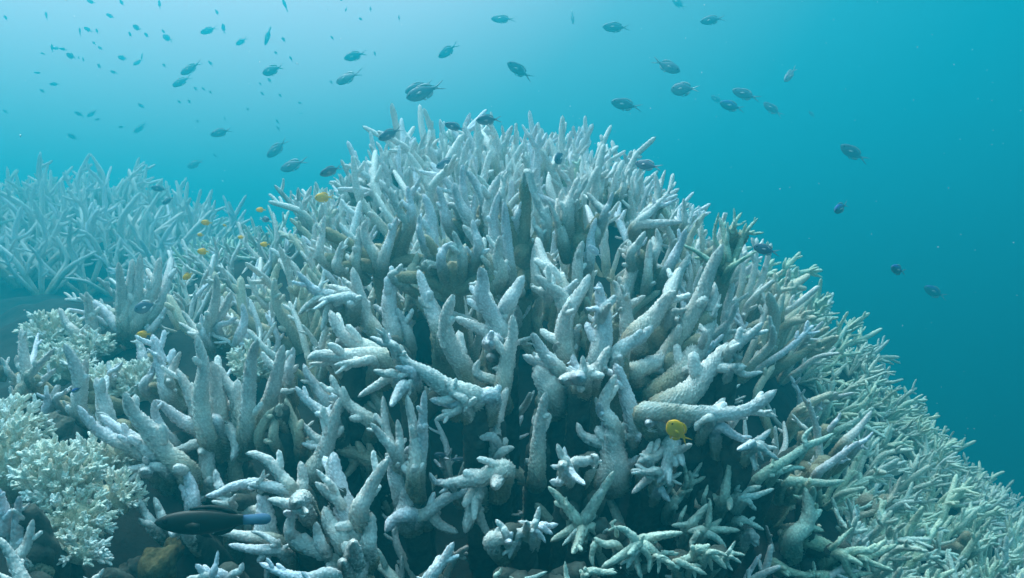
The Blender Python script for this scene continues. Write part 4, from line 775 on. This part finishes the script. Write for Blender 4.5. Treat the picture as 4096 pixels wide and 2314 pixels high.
TL = [(1030, 135, 1115, 182), (815, 265, 898, 314), (930, 280, 955, 335), (1287, 248, 1372, 297), (1400, 320, 1447, 370), (642, 525, 738, 567), (395, 510, 442, 537), (945, 620, 985, 672), (1070, 690, 1142, 717), (332, 705, 405, 712), (388, 868, 437, 902),
      (1340, 1005, 1407, 1057), (920, 1162, 980, 1156), (1145, 1230, 1208, 1237), (1160, 0, 1205, 62), (1540, 0, 1555, 92), (770, 270, 785, 362), (2160, 230, 2178, 332), (440, 115, 462, 197), (40, 150, 72, 202), (895, 405, 932, 442), (950, 455, 1002, 487),
      (1250, 310, 1277, 367), (1570, 290, 1607, 332), (1575, 620, 1612, 657), (2020, 590, 2067, 647), (30, 1070, 77, 1097), (262, 1078, 287, 1097), (1880, 845, 1917, 882), (1960, 850, 1994, 887), (2030, 880, 2057, 917), (1725, 975, 1757, 1007),
      (1820, 970, 1857, 1007), (2090, 95, 2122, 152), (1905, 1165, 1932, 1197), (2390, 1045, 2417, 1077), (2170, 1140, 2192, 1172), (760, 540, 768, 590), (800, 560, 818, 605), (500, 430, 512, 515), (1372, 575, 1384, 510)]
for a in TL: place_fish('L', *a, 'faint little fish among the many fading into the pale water at upper left', 'faint fish at upper left', 'tiny', .075)
for a in [(400, 850, 432, 867), (415, 945, 437, 940), (670, 300, 697, 337), (75, 685, 97, 712), (150, 650, 177, 692), (205, 425, 227, 462), (90, 765, 117, 797), (240, 780, 262, 812), (665, 670, 687, 707), (1030, 430, 1047, 472), (330, 470, 357, 517), (215, 995, 242, 1032), (265, 310, 297, 357), (905, 150, 940, 172), (1235, 130, 1245, 180), (1000, 60, 1006, 100), (790, 100, 808, 58), (745, 0, 775, 8), (225, 1050, 245, 1090)]:
    place_fish('M', *a, 'faint speck of a fish in the blue water left of the mound summit', 'faint fish left of the summit', 'tiny', .065)
place_fish('A', 2070, 40, 2112, 72, 'faint tiny fish above the low ridge between the mounds', None, 'tiny', .07)
place_fish('N', 578, 962, 600, 968, 'faint tiny fish above the summit of the mound, alone', None, 'tiny', .06)
# ------------------------------------------------------------------ drifting specks in the water
V, F = [], []
for i in range(1100):
    p = np.array((frng.uniform(-2.2, 2.8), frng.uniform(.5, 3.6), frng.uniform(-.6, 1.5))); Y = p[1]; s = frng.uniform(.0004, .0011) * (.6 + .3 * Y); e = frng.uniform(1, 3); d = frng.normal(size=3); d /= np.linalg.norm(d)
    q = np.cross(d, (.3, .5, .8)); q /= np.linalg.norm(q); w = np.cross(d, q); o = len(V)
    V += [p + d * s * e, p + q * s, p + w * s, p - q * s, p - w * s, p - d * s * e]
    F += [(o, o + 1, o + 2), (o, o + 2, o + 3), (o, o + 3, o + 4), (o, o + 4, o + 1), (o + 5, o + 2, o + 1), (o + 5, o + 3, o + 2), (o + 5, o + 4, o + 3), (o + 5, o + 1, o + 4)]
ms, _t, _b = material('drifting_specks'); _b.inputs['Base Color'].default_value = (.8, .8, .78, 1)
tag(link('drifting_particles', mesh_np('drifting_particles', np.array(V), np.array(F), mat=ms, smooth=False)), 'tiny pale specks drifting in the water', 'particles', kind='stuff')
